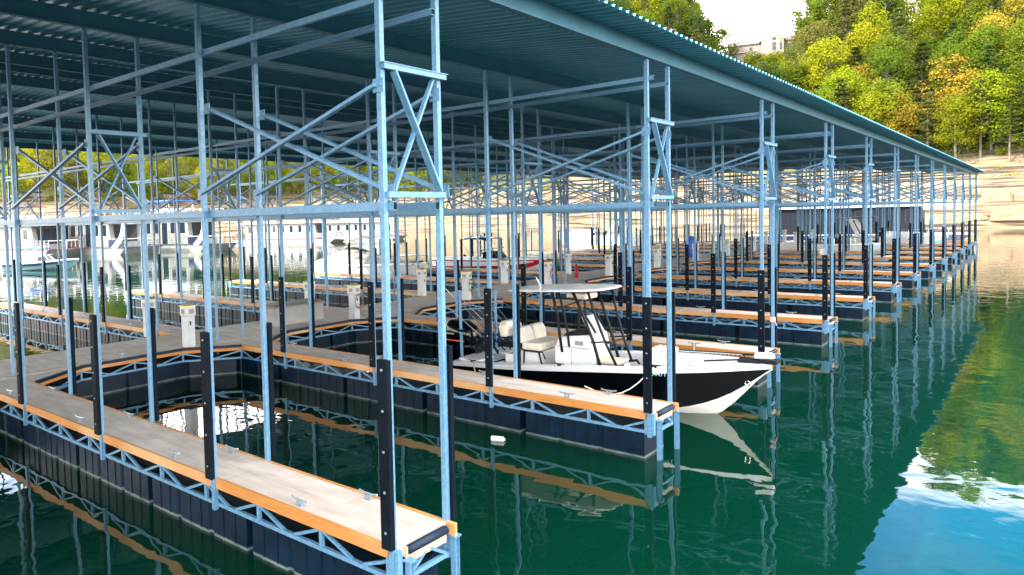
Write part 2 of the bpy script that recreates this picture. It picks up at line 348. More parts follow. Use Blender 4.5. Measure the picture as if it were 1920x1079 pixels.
# ------------------------------------------------------------------ post frames
def post_mesh(z):
    b = MB(); b.box(-.031, .031, -.031, .031, .40, z); return b
def make_frame():
    fr = empty('dock_post_row')
    for k, x in enumerate(PX):
        for s, y in ((-1, .0), (1, W)):
            p = post_mesh(zr(x) + (0.02)).build('post', M['steel'], fr, loc=(x, y, 0))
            if k in FENDERED:
                b = MB(); y0, y1 = (-.097, -.034) if s < 0 else (.034, .097)
                b.box(-.068, .068, y0, y1, .835, 2.79)
                yb = (y0 - .012, y0) if s < 0 else (y1, y1 + .012)
                for q in range(5): b.box(-.011, .011, yb[0], yb[1], 1.0 + q * .42, 1.022 + q * .42, 1)
                b.build('rubber_fender', [M['fender'], M['bolt']], p)
    for y0, y1 in ((.035, .085), (W - .085, W - .035)):
        for z0, z1 in ((4.30, 4.39), (6.40, 6.47)):
            b = MB(); b.box(-30.4, .10 if y0 < .5 else .02, y0, y1, z0, z1)
            b.box(-30.4, .09 if y0 < .5 else .01, y0 - .012 if y0 > .5 else y1, y0 if y0 > .5 else y1 + .012, z1 - .02, z1 - .001)
            xe = .10 if y0 < .5 else .02
            b.box(xe, xe + .004, y0 + .004, y1 - .004, z0 + .008, z1 - .008, 1); b.build('beam', [M['steel'], M['fender']], fr)  # black plate paints the shade inside the open channel end
    for (a, c) in ((0, 1), (2, 3), (4, 5), (6, 7), (8, 9)):
        for s, y in ((-1, 0), (1, W)):
            xa, xc = PX[a], PX[c]
            for (yb, za, zc) in ((y - .062, 5.55, 4.60), (y + .115, 4.50, 5.72)):
                q = MB().bar((xa - .02, yb, za), (xc + .02, yb, zc), .035, .058, ref=(0, 1, 0)); q.bar((xa - .02, yb + .012, za + .022), (xc + .02, yb + .012, zc + .022), .012, .012, ref=(0, 1, 0))
                ya, yc = sorted((yb + (.019 if yb < y else -.019), yb + (.026 if yb < y else -.026)))
                for xx, zz in ((xa, za), (xc, zc)):
                    q.box(xx - .07, xx + .07, ya, yc, zz - .07, zz + .07)
                    for dx in (-.045, .045): q.box(xx + dx - .01, xx + dx + .01, ya - .008, yc + .008, zz - .01, zz + .01, 1)
                q.build('brace', [M['steel'], M['bolt']], fr)
    for k in (0, 2, 4, 6, 8):
        x = PX[k]; b = MB()
        b.box(x + .036, x + .085, -.03, W + .07, 5.71, 5.765); b.box(x + .034, x + .095, -.05, W + .09, 5.766, 5.775); b.box(x + .036, x + .08, .0, W + .03, 4.43, 4.49)
        b.bar((x + .062, .13, 5.70), (x + .062, .84, 4.50), .025, .085, ref=(1, 0, 0)); b.bar((x + .02, .80, 5.70), (x + .02, .14, 4.50), .025, .05, ref=(1, 0, 0))
        b.build('cross_truss', M['steel'], fr)
    return fr
f0 = make_frame()
tag(f0, None, 'post frame', 'galvanised post frames across the dock')
for i in range(N):
    f = f0 if i == 0 else copy_tree(f0)
    f.location = (0, i * S, 0)
    f['label'] = 'galvanised steel post frame standing on the %s row of finger piers from the camera' % ordn(i)

# ------------------------------------------------------------------ finger piers
def truss_side(b, x0, x1, y, bay=1.2):
    # bottom chord, uprights and diagonals along X at a given y
    n = max(1, round((x1 - x0) / bay)); bay = (x1 - x0) / n
    b.box(x0, x1, y - .025, y + .025, .455, .505)
    for k in range(n):
        xa = x0 + k * bay
        b.box(xa, xa + .05, y - .022, y + .022, .505, .69)
        b.bar((xa + .06, y, .68), (xa + bay * .45, y, .50), .035, .035); b.bar((xa + bay * .60, y, .50), (xa + bay - .02, y, .68), .035, .035)
    b.box(x1 - .08, x1, y - .024, y + .024, .505, .69)
def float_mesh(length, y0, y1, bays=3):
    pts = []
    L_ = length; bw = L_ / bays
    for k in range(bays):
        a = k * bw
        pts += [(a + .03, y0), (a + bw - .10, y0), (a + bw - .085, y0 + .035), (a + bw - .015, y0 + .035)] if k < bays - 1 else [(a + .03, y0), (a + bw - .03, y0)]
    back = [(x, y1 + y0 - y) for x, y in reversed(pts)]
    b = MB(); b.prism(pts + back, -.4, .452)
    for k in range(bays):
        for q in (.33, .66):
            xx = (k + q) * bw
            b.box(xx - .012, xx + .012, y0 - .012, y0 + .001, -.4, .43); b.box(xx - .012, xx + .012, y1 - .001, y1 + .012, -.4, .43)
    return b
def cleat(parent, x, y, rz=0):
    b = MB(); b.box(-.05, .05, -.03, .03, 0, .012); b.box(-.045, -.02, -.014, .014, .012, .06); b.box(.02, .045, -.014, .014, .012, .06)
    b.tube([(-.15, 0, .085), (-.08, 0, .07), (.08, 0, .07), (.15, 0, .085)], .014, 6)
    return b.build('cleat', M['bolt'], parent, loc=(x, y, .822))
def make_finger(x0, x1, outer):   # outer: +1 when the free end is at x1, -1 when at x0
    fg = empty('finger_pier')
    MB().box(x0, x1 - .001, .045, W - .045, .70, .82).build('deck', M['deck'], fg)
    cut0, cut1 = (x0 + .8, x1) if outer > 0 else (x0, x1)
    ye = .015
    MB().box(cut0, x1 - (.10 if outer > 0 else 0), 0, .042, .69, .83).build('fascia_board', M['wood'], fg)
    MB().box(cut0, x1 + (.12 if outer > 0 else 0), W - .042, W, .69, .83).build('fascia_board', M['wood'], fg)
    for y in (.03, W - .03):
        b = MB(); truss_side(b, cut0, x1 - .02 if outer > 0 else x1, y); b.build('side_truss', M['steel'], fg)
    xe = x1 if outer > 0 else x0
    sg = outer
    a, c = sorted((xe + sg * .004, xe + sg * .045))
    MB().box(a, c, .19, W - .10, .63, .72).build('end_board', M['palewood'], fg)
    b = MB(); b.tube([(xe + sg * .05, .16, .775), (xe + sg * .05, W - .12, .775)], .05, 10); b.build('end_bumper', M['rubber'], fg, smooth=True)
    MB().box(*sorted((xe + sg*.0, xe + sg*.04)), .13, .185, .69, .80).build('end_block', M['palewood'], fg)
    b = MB(); b.box(*sorted((xe + sg*.01, xe + sg*.05)), .17, W - .06, .455, .505)
    b.bar((xe + sg*.03, .2, .50), (xe + sg*.03, .45, .66), .035, .035); b.bar((xe + sg*.03, .52, .66), (xe + sg*.03, W - .1, .50), .035, .035)
    b.box(*sorted((xe - sg*.12, xe + sg*.005)), -.012, .05, .44, .70); b.box(*sorted((xe + sg*.006, xe + sg*.05)), -.012, .06, .44, .80)
    b.build('end_truss', M['steel'], fg)
    for y in (.13, W + .0):
        b = MB(); x = xe + sg * .085
        b.box(x - .034, x + .034, y - .038, y - .031, -1.2, .67); b.box(x - .034, x + .034, y + .031, y + .038, -1.2, .67); b.box(x - .006, x + .006, y - .031, y + .031, -1.2, .67); b.box(x - .05, x + .05, y - .055, y + .055, .67, .69)
        b.build('pile', M['steel'], fg)
    ln = x1 - x0 - .1; nf = round(ln / 2.42); fl = ln / nf
    me = None
    for k in range(nf):
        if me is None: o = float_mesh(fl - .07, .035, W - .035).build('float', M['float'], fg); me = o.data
        else: o = bpy.data.objects.new('float', me); col.objects.link(o); o.parent = fg
        o.location = (x0 + .06 + k * fl, 0, 0)
    cl = [-1.1, -3.9, -7.0, -10.2] if outer > 0 else [-18, -21.5, -25.2, -28.8]
    for j, x in enumerate(cl):
        cleat(fg, x - (.5 if outer > 0 else 0), .12); cleat(fg, x, W - .12)
    return fg
fr_ = make_finger(-12.38, 0.03, 1); fl_ = make_finger(-30.5, -15.02, -1)
for f in (fr_, fl_): tag(f, None, 'finger pier')
for i in range(N):
    a = fr_ if i == 0 else copy_tree(fr_)
    a.location = (0, i * S, 0); a['group'] = 'finger piers on the open-water side'
    a['label'] = '%s finger pier from the camera on the open-water side of the walkway' % ordn(i)
    if i == 2: a['label'] = 'third finger pier from the camera, with the black hulled boat in front of it'
    if i == 0: a['label'] = 'nearest finger pier in the foreground, with orange board edge and beige deck'
for i in range(N):
    a = fl_ if i == 0 else copy_tree(fl_)
    a.location = (0, i * S, 0); a['group'] = 'finger piers on the houseboat side'
    a['label'] = '%s finger pier from the camera on the houseboat side of the walkway' % ordn(i)

# ------------------------------------------------------------------ walkway
wk = tag(empty('main_walkway'), 'long grey decked main walkway running between the two rows of finger piers', 'walkway')
b = MB(); b.box(-15.0, -12.42, -6, 79.5, .70, .824)
for i in range(-1, N):
    y0 = i * S + W; y1 = (i + 1) * S
    b.prism([(-12.38, y0), (-11.52, y0), (-12.38, y0 + 1.45)], .702, .821)
    b.prism([(-12.38, y1 - 1.3), (-11.52, y1), (-12.38, y1)], .702, .821)
b.build('deck', M['deck'], wk)
def rail_seg(b, p, q, z0, z1, th, off):
    d = Vector((q[0] - p[0], q[1] - p[1], 0)).normalized(); nrm = Vector((-d.y, d.x, 0))  # to the slip side
    a = Vector((p[0], p[1], 0)) - nrm * off * -1; c = Vector((q[0], q[1], 0)) + nrm * off
    b.bar((a.x, a.y, (z0 + z1) / 2), (c.x, c.y, (z0 + z1) / 2), th, z1 - z0)
for i in range(-1, N):
    y0 = i * S + W; y1 = (i + 1) * S
    pts = [(-11.48, y0 + .01), (-12.37, y0 + 1.47), (-12.37, y1 - 1.32), (-11.48, y1 - .01)]
    pts = pts[::-1]
    f1, f2, f3 = MB(), MB(), MB()
    for p, q in zip(pts, pts[1:]):
        rail_seg(f1, p, q, .69, .775, .04, .022)
        rail_seg(f2, p, q, .777, .855, .06, .05)
        P_, Q_ = Vector((*p, 0)), Vector((*q, 0)); Ln = (Q_ - P_).length; d = (Q_ - P_) / Ln
        rail_seg(f3, p, q, .455, .505, .045, .0)
        nb = max(1, round(Ln / 1.2))
        for k in range(nb):
            A = P_ + d * (Ln * k / nb); B = P_ + d * (Ln * (k + 1) / nb)
            f3.bar((A.x, A.y, .505), (A.x, A.y, .69), .04, .04)
            Mx = A.lerp(B, .48)
            f3.bar((A.x, A.y, .68), (Mx.x, Mx.y, .5), .035, .035); f3.bar((Mx.x, Mx.y, .5), (B.x, B.y, .68), .035, .035)
    f1.build('fascia_board', M['wood'], wk); f2.build('rubber_edge', M['rubber'], wk); f3.build('side_truss', M['steel'], wk)
    fm = float_mesh(S - .1, 0, 1).data if False else None
    o = MB(); 
    for k in range(3):
        ya = y0 - W + k * S / 3
        pl = []
        for j in range(3):
            c0 = ya + j * S / 9
            pl += [(-12.47, c0 + .03), (-12.47, c0 + S / 9 - .10), (-12.52, c0 + S / 9 - .08), (-12.52, c0 + S / 9 - .02)]
        o.prism(pl + [(-14.9, ya + S / 3 - .04), (-14.9, ya + .03)], -.4, .452)
    o.prism([(-12.42, y0 + .02), (-11.75, y0 + .02), (-12.42, y0 + 1.2)], -.4, .45); o.prism([(-12.42, y1 - 1.1), (-11.75, y1 - .02), (-12.42, y1 - .02)], -.4, .45)
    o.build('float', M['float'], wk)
    MB().box(-15.06, -15.01, y0 + .02, y1 - .02, .69, .81).build('fascia_board', M['wood'], wk)
cleat(wk, -12.75, 3.6)

# ------------------------------------------------------------------ pedestals, dock box, small things
def make_pedestal():
    e = empty('power_pedestal')
    b = MB()
    b.prism([(-.15, -.12), (.15, -.12), (.15, .12), (-.15, .12)], 0, .82)
    b.loft([[(-.15, -.12, .82), (.15, -.12, .82), (.15, .12, .82), (-.15, .12, .82)], [(-.18, -.15, .90), (.18, -.15, .90), (.18, .15, .90), (-.18, .15, .90)], [(-.17, -.14, 1.12), (.17, -.14, 1.12), (.17, .14, 1.12), (-.17, .14, 1.12)]], caps=False)
    b.build('body', M['pedestal'], e, bevel=.012)
    MB().box(-.185, .185, -.155, .155, 1.121, 1.15).build('band', M['yellow'], e)
    MB().loft([[(-.19, -.16, 1.151), (.19, -.16, 1.151), (.19, .16, 1.151), (-.19, .16, 1.151)], [(-.06, -.05, 1.23), (.06, -.05, 1.23), (.06, .05, 1.23), (-.06, .05, 1.23)]]).build('cap', M['grey'], e)
    MB().box(.185, .20, -.07, .07, .93, 1.06).build('socket_cover', M['grey'], e); MB().box(-.07, .07, -.168, -.155, .93, 1.05).build('socket_cover', M['grey'], e)
    b = MB(); b.tube([(.17, -.05, .72), (.21, -.05, .70), (.21, -.05, .62)], .018, 6); b.build('outlet', M['blacktube'], e)
    return e
pd = make_pedestal(); tag(pd, None, 'power pedestal')
first = True
for i in range(1, N):
    for sx, wd, g in ((-12.55, 'water-side', 'pedestals along the open-water edge'), (-15.3 + .1, 'houseboat-side', 'pedestals along the houseboat edge')):
        p = pd if first else copy_tree(pd); first = False
        p.location = (sx, i * S - 1.0, .824); p['group'] = 'white power pedestals along the walkway'
        p['label'] = 'white power pedestal with yellow band, %s one on the %s edge of the walkway' % (ordn(i - 1), wd)
        if wd == 'houseboat-side': p.location = (-15.0 + .22 - .35, i * S - .75, .824)
db = tag(empty('dock_box', (-13.75, 10.25, .824)), 'long grey plastic dock storage box standing on the walkway', 'dock box')
MB().box(-.42, .42, -1.05, 1.05, 0, .58).build('body', M['grey'], db, bevel=.03)
MB().loft([[(-.46, -1.09, .582), (.46, -1.09, .582), (.46, 1.09, .582), (-.46, 1.09, .582)], [(-.46, -1.09, .63), (.46, -1.09, .63), (.46, 1.09, .63), (-.46, 1.09, .63)], [(-.3, -1.0, .70), (.3, -1.0, .70), (.3, 1.0, .70), (-.3, 1.0, .70)]]).build('lid', mat('grey_lid', (.17, .165, .16), .6), db, bevel=.015)
# ladder, grey panels, hoses
ld = tag(empty('dock_ladder', (-15.55, 17.6, .824)), 'aluminium swim ladder raised at the edge of the walkway, left of the red runabout', 'ladder')
for y in (-.2, .2): MB().tube([(0, y, -.3), (0, y, 1.05), (-.12, y, 1.2), (-.3, y, 1.2), (-.34, y, 0)], .022, 8).build('rail', M['steel'], ld, smooth=True)
for q in range(4): MB().box(-.03, .03, -.2, .2, .1 + .27 * q, .13 + .27 * q).build('rung', M['steel'], ld)
for k, (x, y, lb_) in enumerate(((-16.0, 26.3, 'left one of two tall teal grey panels standing on the walkway edge'), (-15.95, 27.4, 'right one of two tall teal grey panels standing on the walkway edge'))):
    pn = tag(empty('grey_panel', (x, y, .824), R(25)), lb_, 'panel')
    MB().box(-.03, .03, -.32, .32, .0, 2.25).build('sheet', mat('teal_grey_panel', (.05, .085, .10), .5, 0, c2=(.07, .11, .125), scale=2), pn, bevel=.008); MB().box(-.05, .05, -.36, -.322, 0, 2.3).build('frame', M['steel'], pn)
for k, (x, y, cl_, lb_) in enumerate(((-12.28, 12.0, (.20, .12, .05), 'coiled brown hose hung on the second water-side pedestal'), (-12.28, 25.0, (.25, .03, .22), 'coiled purple hose hung on the fourth water-side pedestal'), (-12.28, 18.5, (.03, .12, .06), 'coiled green hose hung on the third water-side pedestal'))):
    hh = tag(empty('coiled_hose', (x - .05, y, .824 + .62)), lb_, 'hose'); q = MB()
    for c_ in range(3):
        rr_ = .16 + .02 * c_; q.tube([(.02 + .018 * c_, rr_ * math.cos(a_ * math.pi / 8), rr_ * 1.3 * math.sin(a_ * math.pi / 8)) for a_ in range(17)], .011, 6)
    q.tube([(.03, 0, -.22), (.05, .05, -.45), (.25, .2, -.605), (.6, .1, -.605)], .011, 6)
    q.build('coil', mat('hose_rubber', cl_, .5), hh, smooth=True)

fe = tag(empty('fire_extinguisher', (-12.43, 27.62, .0)), 'red fire extinguisher hung on a steel post beside the walkway', 'fire extinguisher')
b = MB(); b.tube([(0, 0, 1.02), (0, 0, 1.55)], .085, 12); b.dome((0, 0, 1.55), .085, .085, .08, low=0); b.build('cylinder', M['red'], fe, smooth=True)
MB().box(-.03, .03, -.05, .02, 1.63, 1.70).build('valve', M['black'], fe); MB().tube([(.02, -.04, 1.66), (.13, -.05, 1.55), (.11, -.03, 1.2)], .012, 6).build('hose', M['blacktube'], fe)
bt = tag(empty('floating_bottle', (-2.62, 5.85, .0), R(20)), 'small white plastic bottle floating beside the second finger pier', 'bottle')
MB().tube([(-.13, 0, .03), (-.12, 0, .03), (.08, 0, .03), (.10, 0, .03)], .055, 10).build('body', M['white'], bt, smooth=True)
MB().tube([(.10, 0, .03), (.13, 0, .03)], .022, 10).build('cap', M['white'], bt)
rib = tag(empty('ribbon', (0, 2 * S + W, 0)), 'pink ribbon tied round the end post of the third finger pier', 'ribbon')
MB().box(-.05, .05, -.05, .05, 1.46, 1.58).build('wrap', mat('faded_ribbon', (.8, .35, .4), .8), rib); b = MB(); b.bar((.05, -.05, 1.5), (.10, -.08, 1.38), .008, .025); b.build('tail', bpy.data.materials['faded_ribbon'], rib)

# ------------------------------------------------------------------ hull helper
def hull_shape(st, cap=.09):
    """st: list of (x, hb, zs, hc, zc, zk); returns side, bottom builders"""
    side = MB(); bot = MB(); capb = MB()
    for sgn in (-1, 1):
        ringsS = []; ringsB = []; ringsC = []
        for x, hb, zs, hc, zc, zk in st:
            m = ((hb + hc) / 2 - .03 * (hb), (zs - cap + zc) / 2)
            ringsS.append([(x, sgn * hb, zs - cap), (x, sgn * m[0], m[1]), (x, sgn * hc, zc)])
            ringsB.append([(x, sgn * hc, zc), (x, sgn * hc * .96, zc - .03), (x, 0, zk)])
            ringsC.append([(x, sgn * (hb + .002), zs - cap), (x, sgn * (hb + .025), zs - cap), (x, sgn * (hb + .025), zs - .01), (x, sgn * hb, zs)])
        side.loft(ringsS, closed=False); bot.loft(ringsB, closed=False); capb.loft(ringsC, closed=False)
    x, hb, zs, hc, zc, zk = st[0]
    side.add([(x, -hb, zs - .001), (x, hb, zs - .001), (x, hc, zc), (x, 0, zk), (x, -hc, zc)], [(0, 1, 2, 3, 4)])
    return side, bot, capb
def inset(st, w, x0=None, x1=None):
    pts = []
    for x, hb, zs, *_ in st:
        if (x0 is None or x >= x0 - 1e-6) and (x1 is None or x <= x1 + 1e-6): pts.append((x, max(hb - w, .01), zs))
    return pts
def deckfill(b, pts, dz=0, mi=0, zfix=None):
    rings = [[(x, -h, (zfix if zfix is not None else z + dz)), (x, 0, (zfix if zfix is not None else z + dz) + .01), (x, h, (zfix if zfix is not None else z + dz))] for x, h, z in pts]
    b.loft(rings, closed=False, mi=mi)
def interp(st, n=24):
    out = []
    x0, x1 = st[0][0], st[-1][0]
    for k in range(n + 1):
        x = x0 + (x1 - x0) * (1 - (1 - k / n) ** 1.0)
        for a, c in zip(st, st[1:]):
            if a[0] - 1e-9 <= x <= c[0] + 1e-9:
                t = (x - a[0]) / (c[0] - a[0]); t2 = t
                out.append(tuple(a[j] + (c[j] - a[j]) * t2 for j in range(6))); break
    # smooth
    for _ in range(2):
        out = [out[0]] + [tuple([out[i][0]] + [(out[i-1][j] + 2 * out[i][j] + out[i+1][j]) / 4 for j in range(1, 6)]) for i in range(1, len(out) - 1)] + [out[-1]]
    return out

# ------------------------------------------------------------------ black centre console boat
bb = tag(empty('centre_console_boat', (-6.1, 10.15, 0)), 'black and white centre console fishing boat with white hardtop moored in a slip', 'boat')
st = interp([(0, 1.12, .58, 1.0, .02, -.25), (1.5, 1.2, .68, 1.02, .03, -.28), (2.6, 1.23, .78, 1.0, .06, -.3), (4.0, 1.2, .92, .95, .0, -.30), (5.0, 1.08, 1.0, .74, .06, -.28), (5.7, .86, 1.06, .46, .20, -.20), (6.2, .62, 1.10, .26, .40, .06), (6.62, .38, 1.14, .07, .69, .62), (6.8, .26, 1.155, .03, .88, .87), (7.05, .05, 1.17, .02, 1.07, 1.07)], 30)
sd_, bo_, cp_ = hull_shape(st, .10)
sd_.build('hull', M['black'], bb, smooth=True); bo_.build('hull_bottom', M['cream'] if False else mat('offwhite_bottom', (.72, .72, .66), .3), bb, smooth=True); cp_.build('rub_rail', M['white'], bb)
b = MB()
for sgn in (-1, 1):
    b.loft([[(x, sgn * hb, zs), (x, sgn * max(hb - .2, .004), zs + .012), (x, sgn * max(hb - .22, .004), zs - .03), (x, sgn * max(hb - .22, .004), .35)] for x, hb, zs, *_ in st if x < 4.65], closed=False)
    b.loft([[(x, sgn * hb, zs), (x, sgn * max(hb - .18, .004), zs + .012), (x, sgn * max(hb - .2, .004), zs - .1)] for x, hb, zs, *_ in st if x > 4.4], closed=False)
deckfill(b, inset(st, .21, .0, 1.05), 0, zfix=.60); deckfill(b, inset(st, .21, 1.0, 4.6), 0, zfix=.36); deckfill(b, inset(st, .2, 4.4, 7.05), -.1)
b.add([(1.05, -1, .36), (1.05, 1, .36), (1.05, 1, .60), (1.05, -1, .60)], [(0, 1, 2, 3)])
b.add([(4.42, -.97, .36), (4.42, .97, .36), (4.42, .97, .86), (4.42, -.97, .86)], [(0, 1, 2, 3)])
b.box(1.15, 1.55, -.45, .45, .36, .80); b.box(.1, .7, -.95, -.3, .60, .66); b.box(.1, .7, .3, .95, .60, .66)
b.build('deck', M['white'], bb)
for x, y in ((.6, -1.1), (3.0, -1.12), (5.1, -.98), (.6, 1.1), (3.2, 1.12), (5.2, .95)):
    z = [s for s in st if s[0] >= x][0][2]
    q = MB(); q.tube([(x - .11, y, z + .05), (x, y, z + .04), (x + .11, y, z + .05)], .014, 6); q.box(x - .04, x + .04, y - .015, y + .015, z - .0, z + .05); q.build('cleat', M['blacktube'], bb)
b = MB(); b.box(4.75, 5.25, -.35, .35, .945, .955); b.box(5.5, 6.0, -.22, .22, 1.0, 1.01); b.build('hatch', M['white'], bb)
# console
cs = MB()
cs.loft([[(2.50, -.46, .36), (3.5, -.46, .36), (3.5, .46, .36), (2.50, .46, .36)], [(2.52, -.46, 1.12), (3.46, -.46, 1.18), (3.46, .46, 1.18), (2.52, .46, 1.12)], [(2.64, -.45, 1.36), (3.40, -.45, 1.46), (3.40, .45, 1.46), (2.64, .45, 1.36)]])
cs.loft([[(3.5, -.33, .36), (4.05, -.33, .36), (4.05, .33, .36), (3.5, .33, .36)], [(3.5, -.33, .78), (4.02, -.33, .78), (4.02, .33, .78), (3.5, .33, .78)]])
con = cs.build('console', M['white'], bb, bevel=.04)
b = MB(); b.box(3.52, 4.0, -.30, .30, .80, .88); b.loft([[(3.50, -.30, .88), (3.56, -.30, .88), (3.56, .30, .88), (3.50, .30, .88)], [(3.36, -.30, 1.40), (3.45, -.30, 1.40), (3.45, .30, 1.40), (3.36, .30, 1.40)]]); b.build('console_cushion', M['cream'], con, bevel=.03)
q = MB(); q.box(2.95, 2.96, -.468, -.462, .40, 1.10); q.box(2.60, 3.40, -.468, -.463, 1.13, 1.145); q.box(3.05, 3.25, -.469, -.462, 1.2, 1.3); q.build('console_hatch', M['grey'], con)
b = MB(); b.loft([[(2.70, -.38, 1.365), (3.3, -.38, 1.44), (3.3, .38, 1.44), (2.70, .38, 1.365)], [(2.78, -.35, 1.46), (3.3, -.35, 1.56), (3.3, .35, 1.56), (2.78, .35, 1.46)]]); b.build('dash', M['blacktube'], con)
b = MB()
for k in range(16):
    a0, a1 = 2*math.pi*k/16, 2*math.pi*(k+1)/16
    b.tube([(2.62 + .10*math.cos(a0), .10 + .17*math.sin(a0), 1.02 + .14*math.cos(a0)), (2.62 + .10*math.cos(a1), .10 + .17*math.sin(a1), 1.02 + .14*math.cos(a1))], .014, 6)
b.bar((2.62, .10, 1.02), (2.74, .10, .98), .03, .03); b.bar((2.62, -.05, 1.02), (2.62, .25, 1.02), .012, .012); b.build('steering_wheel', M['blacktube'], con)
b = MB(); b.loft([[(3.38, -.42, 1.47), (3.40, -.42, 1.47), (3.40, .42, 1.47), (3.38, .42, 1.47)], [(3.18, -.40, 1.86), (3.20, -.40, 1.86), (3.20, .40, 1.86), (3.18, .40, 1.86)]]); b.build('windscreen', M['darkglass'], con)
# t-top
tt = MB(); rr = []
def top_outline(z, k):
    pts = []
    for a in range(20):
        t = 2*math.pi*a/20; c, s_ = math.cos(t), math.sin(t)
        x = 2.54 + 1.26*k*math.copysign(abs(c)**.45, c); y = .98*k*math.copysign(abs(s_)**.5, s_)*(1 - .10*max(0, (x-2.8)/1.2))
        y *= .88; pts.append((x, y, z + .07 + .045*(x - 2.78)))
    return pts
tt.loft([top_outline(2.37, .95), top_outline(2.385, 1), top_outline(2.41, 1), top_outline(2.43, .93), top_outline(2.435, .6)])
ttop = tt.build('hardtop', M['white'], bb, smooth=False)
MB().box(2.75, 3.25, -.3, .3, 2.24, 2.37).build('electronics_box', M['cream'], ttop, bevel=.03)
b = MB(); b.tube([(2.1, -.3, 2.44), (2.05, -.35, 2.62), (2.0, -.36, 2.72)], .018, 6); b.build('light_mast', M['chrome'], ttop)
fr = MB()
for y in (-.46, .46):
    fr.tube([(2.72, y, 1.0), (2.66, y, 1.4), (2.64, y*1.15, 1.9), (2.55, y*1.3, 2.42)], .034, 8)
    fr.tube([(2.90, y, 1.15), (2.86, y, 1.5), (2.80, y*1.15, 2.0), (2.72, y*1.3, 2.42)], .03, 8)
    fr.tube([(3.78, y*1.02, .38), (3.52, y*1.05, 1.3), (3.30, y*1.15, 1.9), (3.08, y*1.3, 2.45)], .036, 8)
    fr.tube([(4.02, y*.85, .80), (3.80, y, 1.30), (3.60, y*1.15, 1.9), (3.45, y*1.3, 2.47)], .03, 8)
    fr.tube([(2.3, y*1.3, 2.25), (3.1, y*1.3, 2.30)], .018, 8); fr.tube([(3.45, y*1.05, 1.30), (3.9, y, 1.36)], .018, 8)
    fr.tube([(3.95, y*.8, .80), (4.15, y*.8, .84), (4.25, y*.8, .70), (4.25, y*.8, .50)], .03, 8)
fr.tube([(3.80, -.46, 1.30), (3.80, .46, 1.30)], .02, 8)
fr.tube([(2.6, -.55, 2.0), (3.2, .5, 2.3)], .016, 6)
fr.build('top_frame', M['blacktube'], bb, smooth=True)
# leaning post seat
se = MB()
for y in (-.30, .30):
    se.box(1.70, 2.22, y - .28, y + .28, .98, 1.16)
seat = se.build('seat', M['cream'], bb, bevel=.04)
b = MB()
for y in (-.30, .30):
    b.loft([[(1.60, y - .27, 1.12), (1.74, y - .27, 1.12), (1.74, y + .27, 1.12), (1.60, y + .27, 1.12)], [(1.50, y - .28, 1.36), (1.70, y - .28, 1.36), (1.70, y + .28, 1.36), (1.50, y + .28, 1.36)], [(1.50, y - .23, 1.50), (1.65, y - .23, 1.50), (1.65, y + .23, 1.50), (1.50, y + .23, 1.50)]])
b.build('backrest', M['cream'], seat, bevel=.04)
b = MB(); b.loft([[(1.10, -.62, 1.24), (1.30, -.62, 1.24), (1.30, .12, 1.24), (1.10, .12, 1.24)], [(1.06, -.62, 1.50), (1.28, -.62, 1.50), (1.28, .12, 1.50), (1.06, .12, 1.50)], [(1.08, -.52, 1.62), (1.24, -.52, 1.62), (1.24, .04, 1.62), (1.08, .04, 1.62)]]); b.build('headrest', M['cream'], seat, bevel=.04)
MB().box(1.62, 2.12, -.5, .5, .36, .93).build('tackle_box', M['white'], bb, bevel=.03)
b = MB()
for y in (-.55, .55):
    b.tube([(1.55, y, 1.10), (1.75, y, .95), (2.25, y, .96), (2.32, y, .80)], .02, 6); b.tube([(1.75, y, .95), (1.72, y, .38)], .022, 6); b.tube([(2.15, y, .95), (2.30, y, .38)], .022, 6); b.tube([(1.2, y, 1.3), (1.55, y, 1.1)], .018, 6)
    b.tube([(1.72, y, .5), (2.30, y, .5)], .02, 6)
b.tube([(2.30, -.55, .5), (2.30, .55, .5)], .02, 6); b.build('seat_frame', M['blacktube'], bb, smooth=True)
MB().loft([[(4.62, -.28, .90), (4.75, -.28, .90), (4.75, .28, .90), (4.62, .28, .90)], [(4.72, -.26, 1.28), (4.80, -.26, 1.28), (4.80, .26, 1.28), (4.72, .26, 1.28)]]).build('bow_backrest', M['cream'], bb, bevel=.03)
# outboard engine
en = MB()
def er(x, w_, z0, z1): return [(x, -w_, z0), (x, -w_*.9, z1 - .1), (x, -w_*.55, z1), (x, w_*.55, z1), (x, w_*.9, z1 - .1), (x, w_, z0)]
en.loft([er(-1.05, .14, .92, 1.20), er(-.98, .24, .86, 1.36), er(-.75, .30, .84, 1.46), er(-.40, .31, .82, 1.44), er(-.12, .26, .84, 1.30), er(-.05, .18, .88, 1.15)])
eng = en.build('outboard_engine', M['black'], bb, smooth=True)
b = MB(); b.loft([[(-.85, -.16, .82), (-.3, -.2, .82), (-.3, .2, .82), (-.85, .16, .82)], [(-.75, -.1, .2), (-.35, -.12, .2), (-.35, .12, .2), (-.75, .1, .2)], [(-.85, -.04, -.4), (-.35, -.04, -.4), (-.35, .04, -.4), (-.85, .04, -.4)]]); b.box(-.35, .02, -.15, .15, .25, .75); b.build('leg', M['black'], eng)
b = MB(); b.box(-.95, -.22, -.318, -.308, .93, .955); b.build('stripe', M['orange'], eng); b = MB(); b.box(-.9, -.55, -.322, -.310, 1.1, 1.14); b.build('emblem', M['grey'], eng)
b = MB(); b.tube([(.02, -.2, .75), (.25, -.2, .9), (.5, -.15, .62)], .03, 6); b.tube([(.02, .1, .75), (.3, .15, .95), (.5, .2, .62)], .03, 6); b.build('rigging_hose', M['blacktube'], bb)
b = MB(); b.bar((.06, -.78, .5), (.03, -.80, 2.35), .045, .06); b.build('anchor_pole', M['steel'], bb); MB().box(-.02, .12, -.86, -.72, 1.30, 1.36).build('anchor_bracket', M['black'], bb)
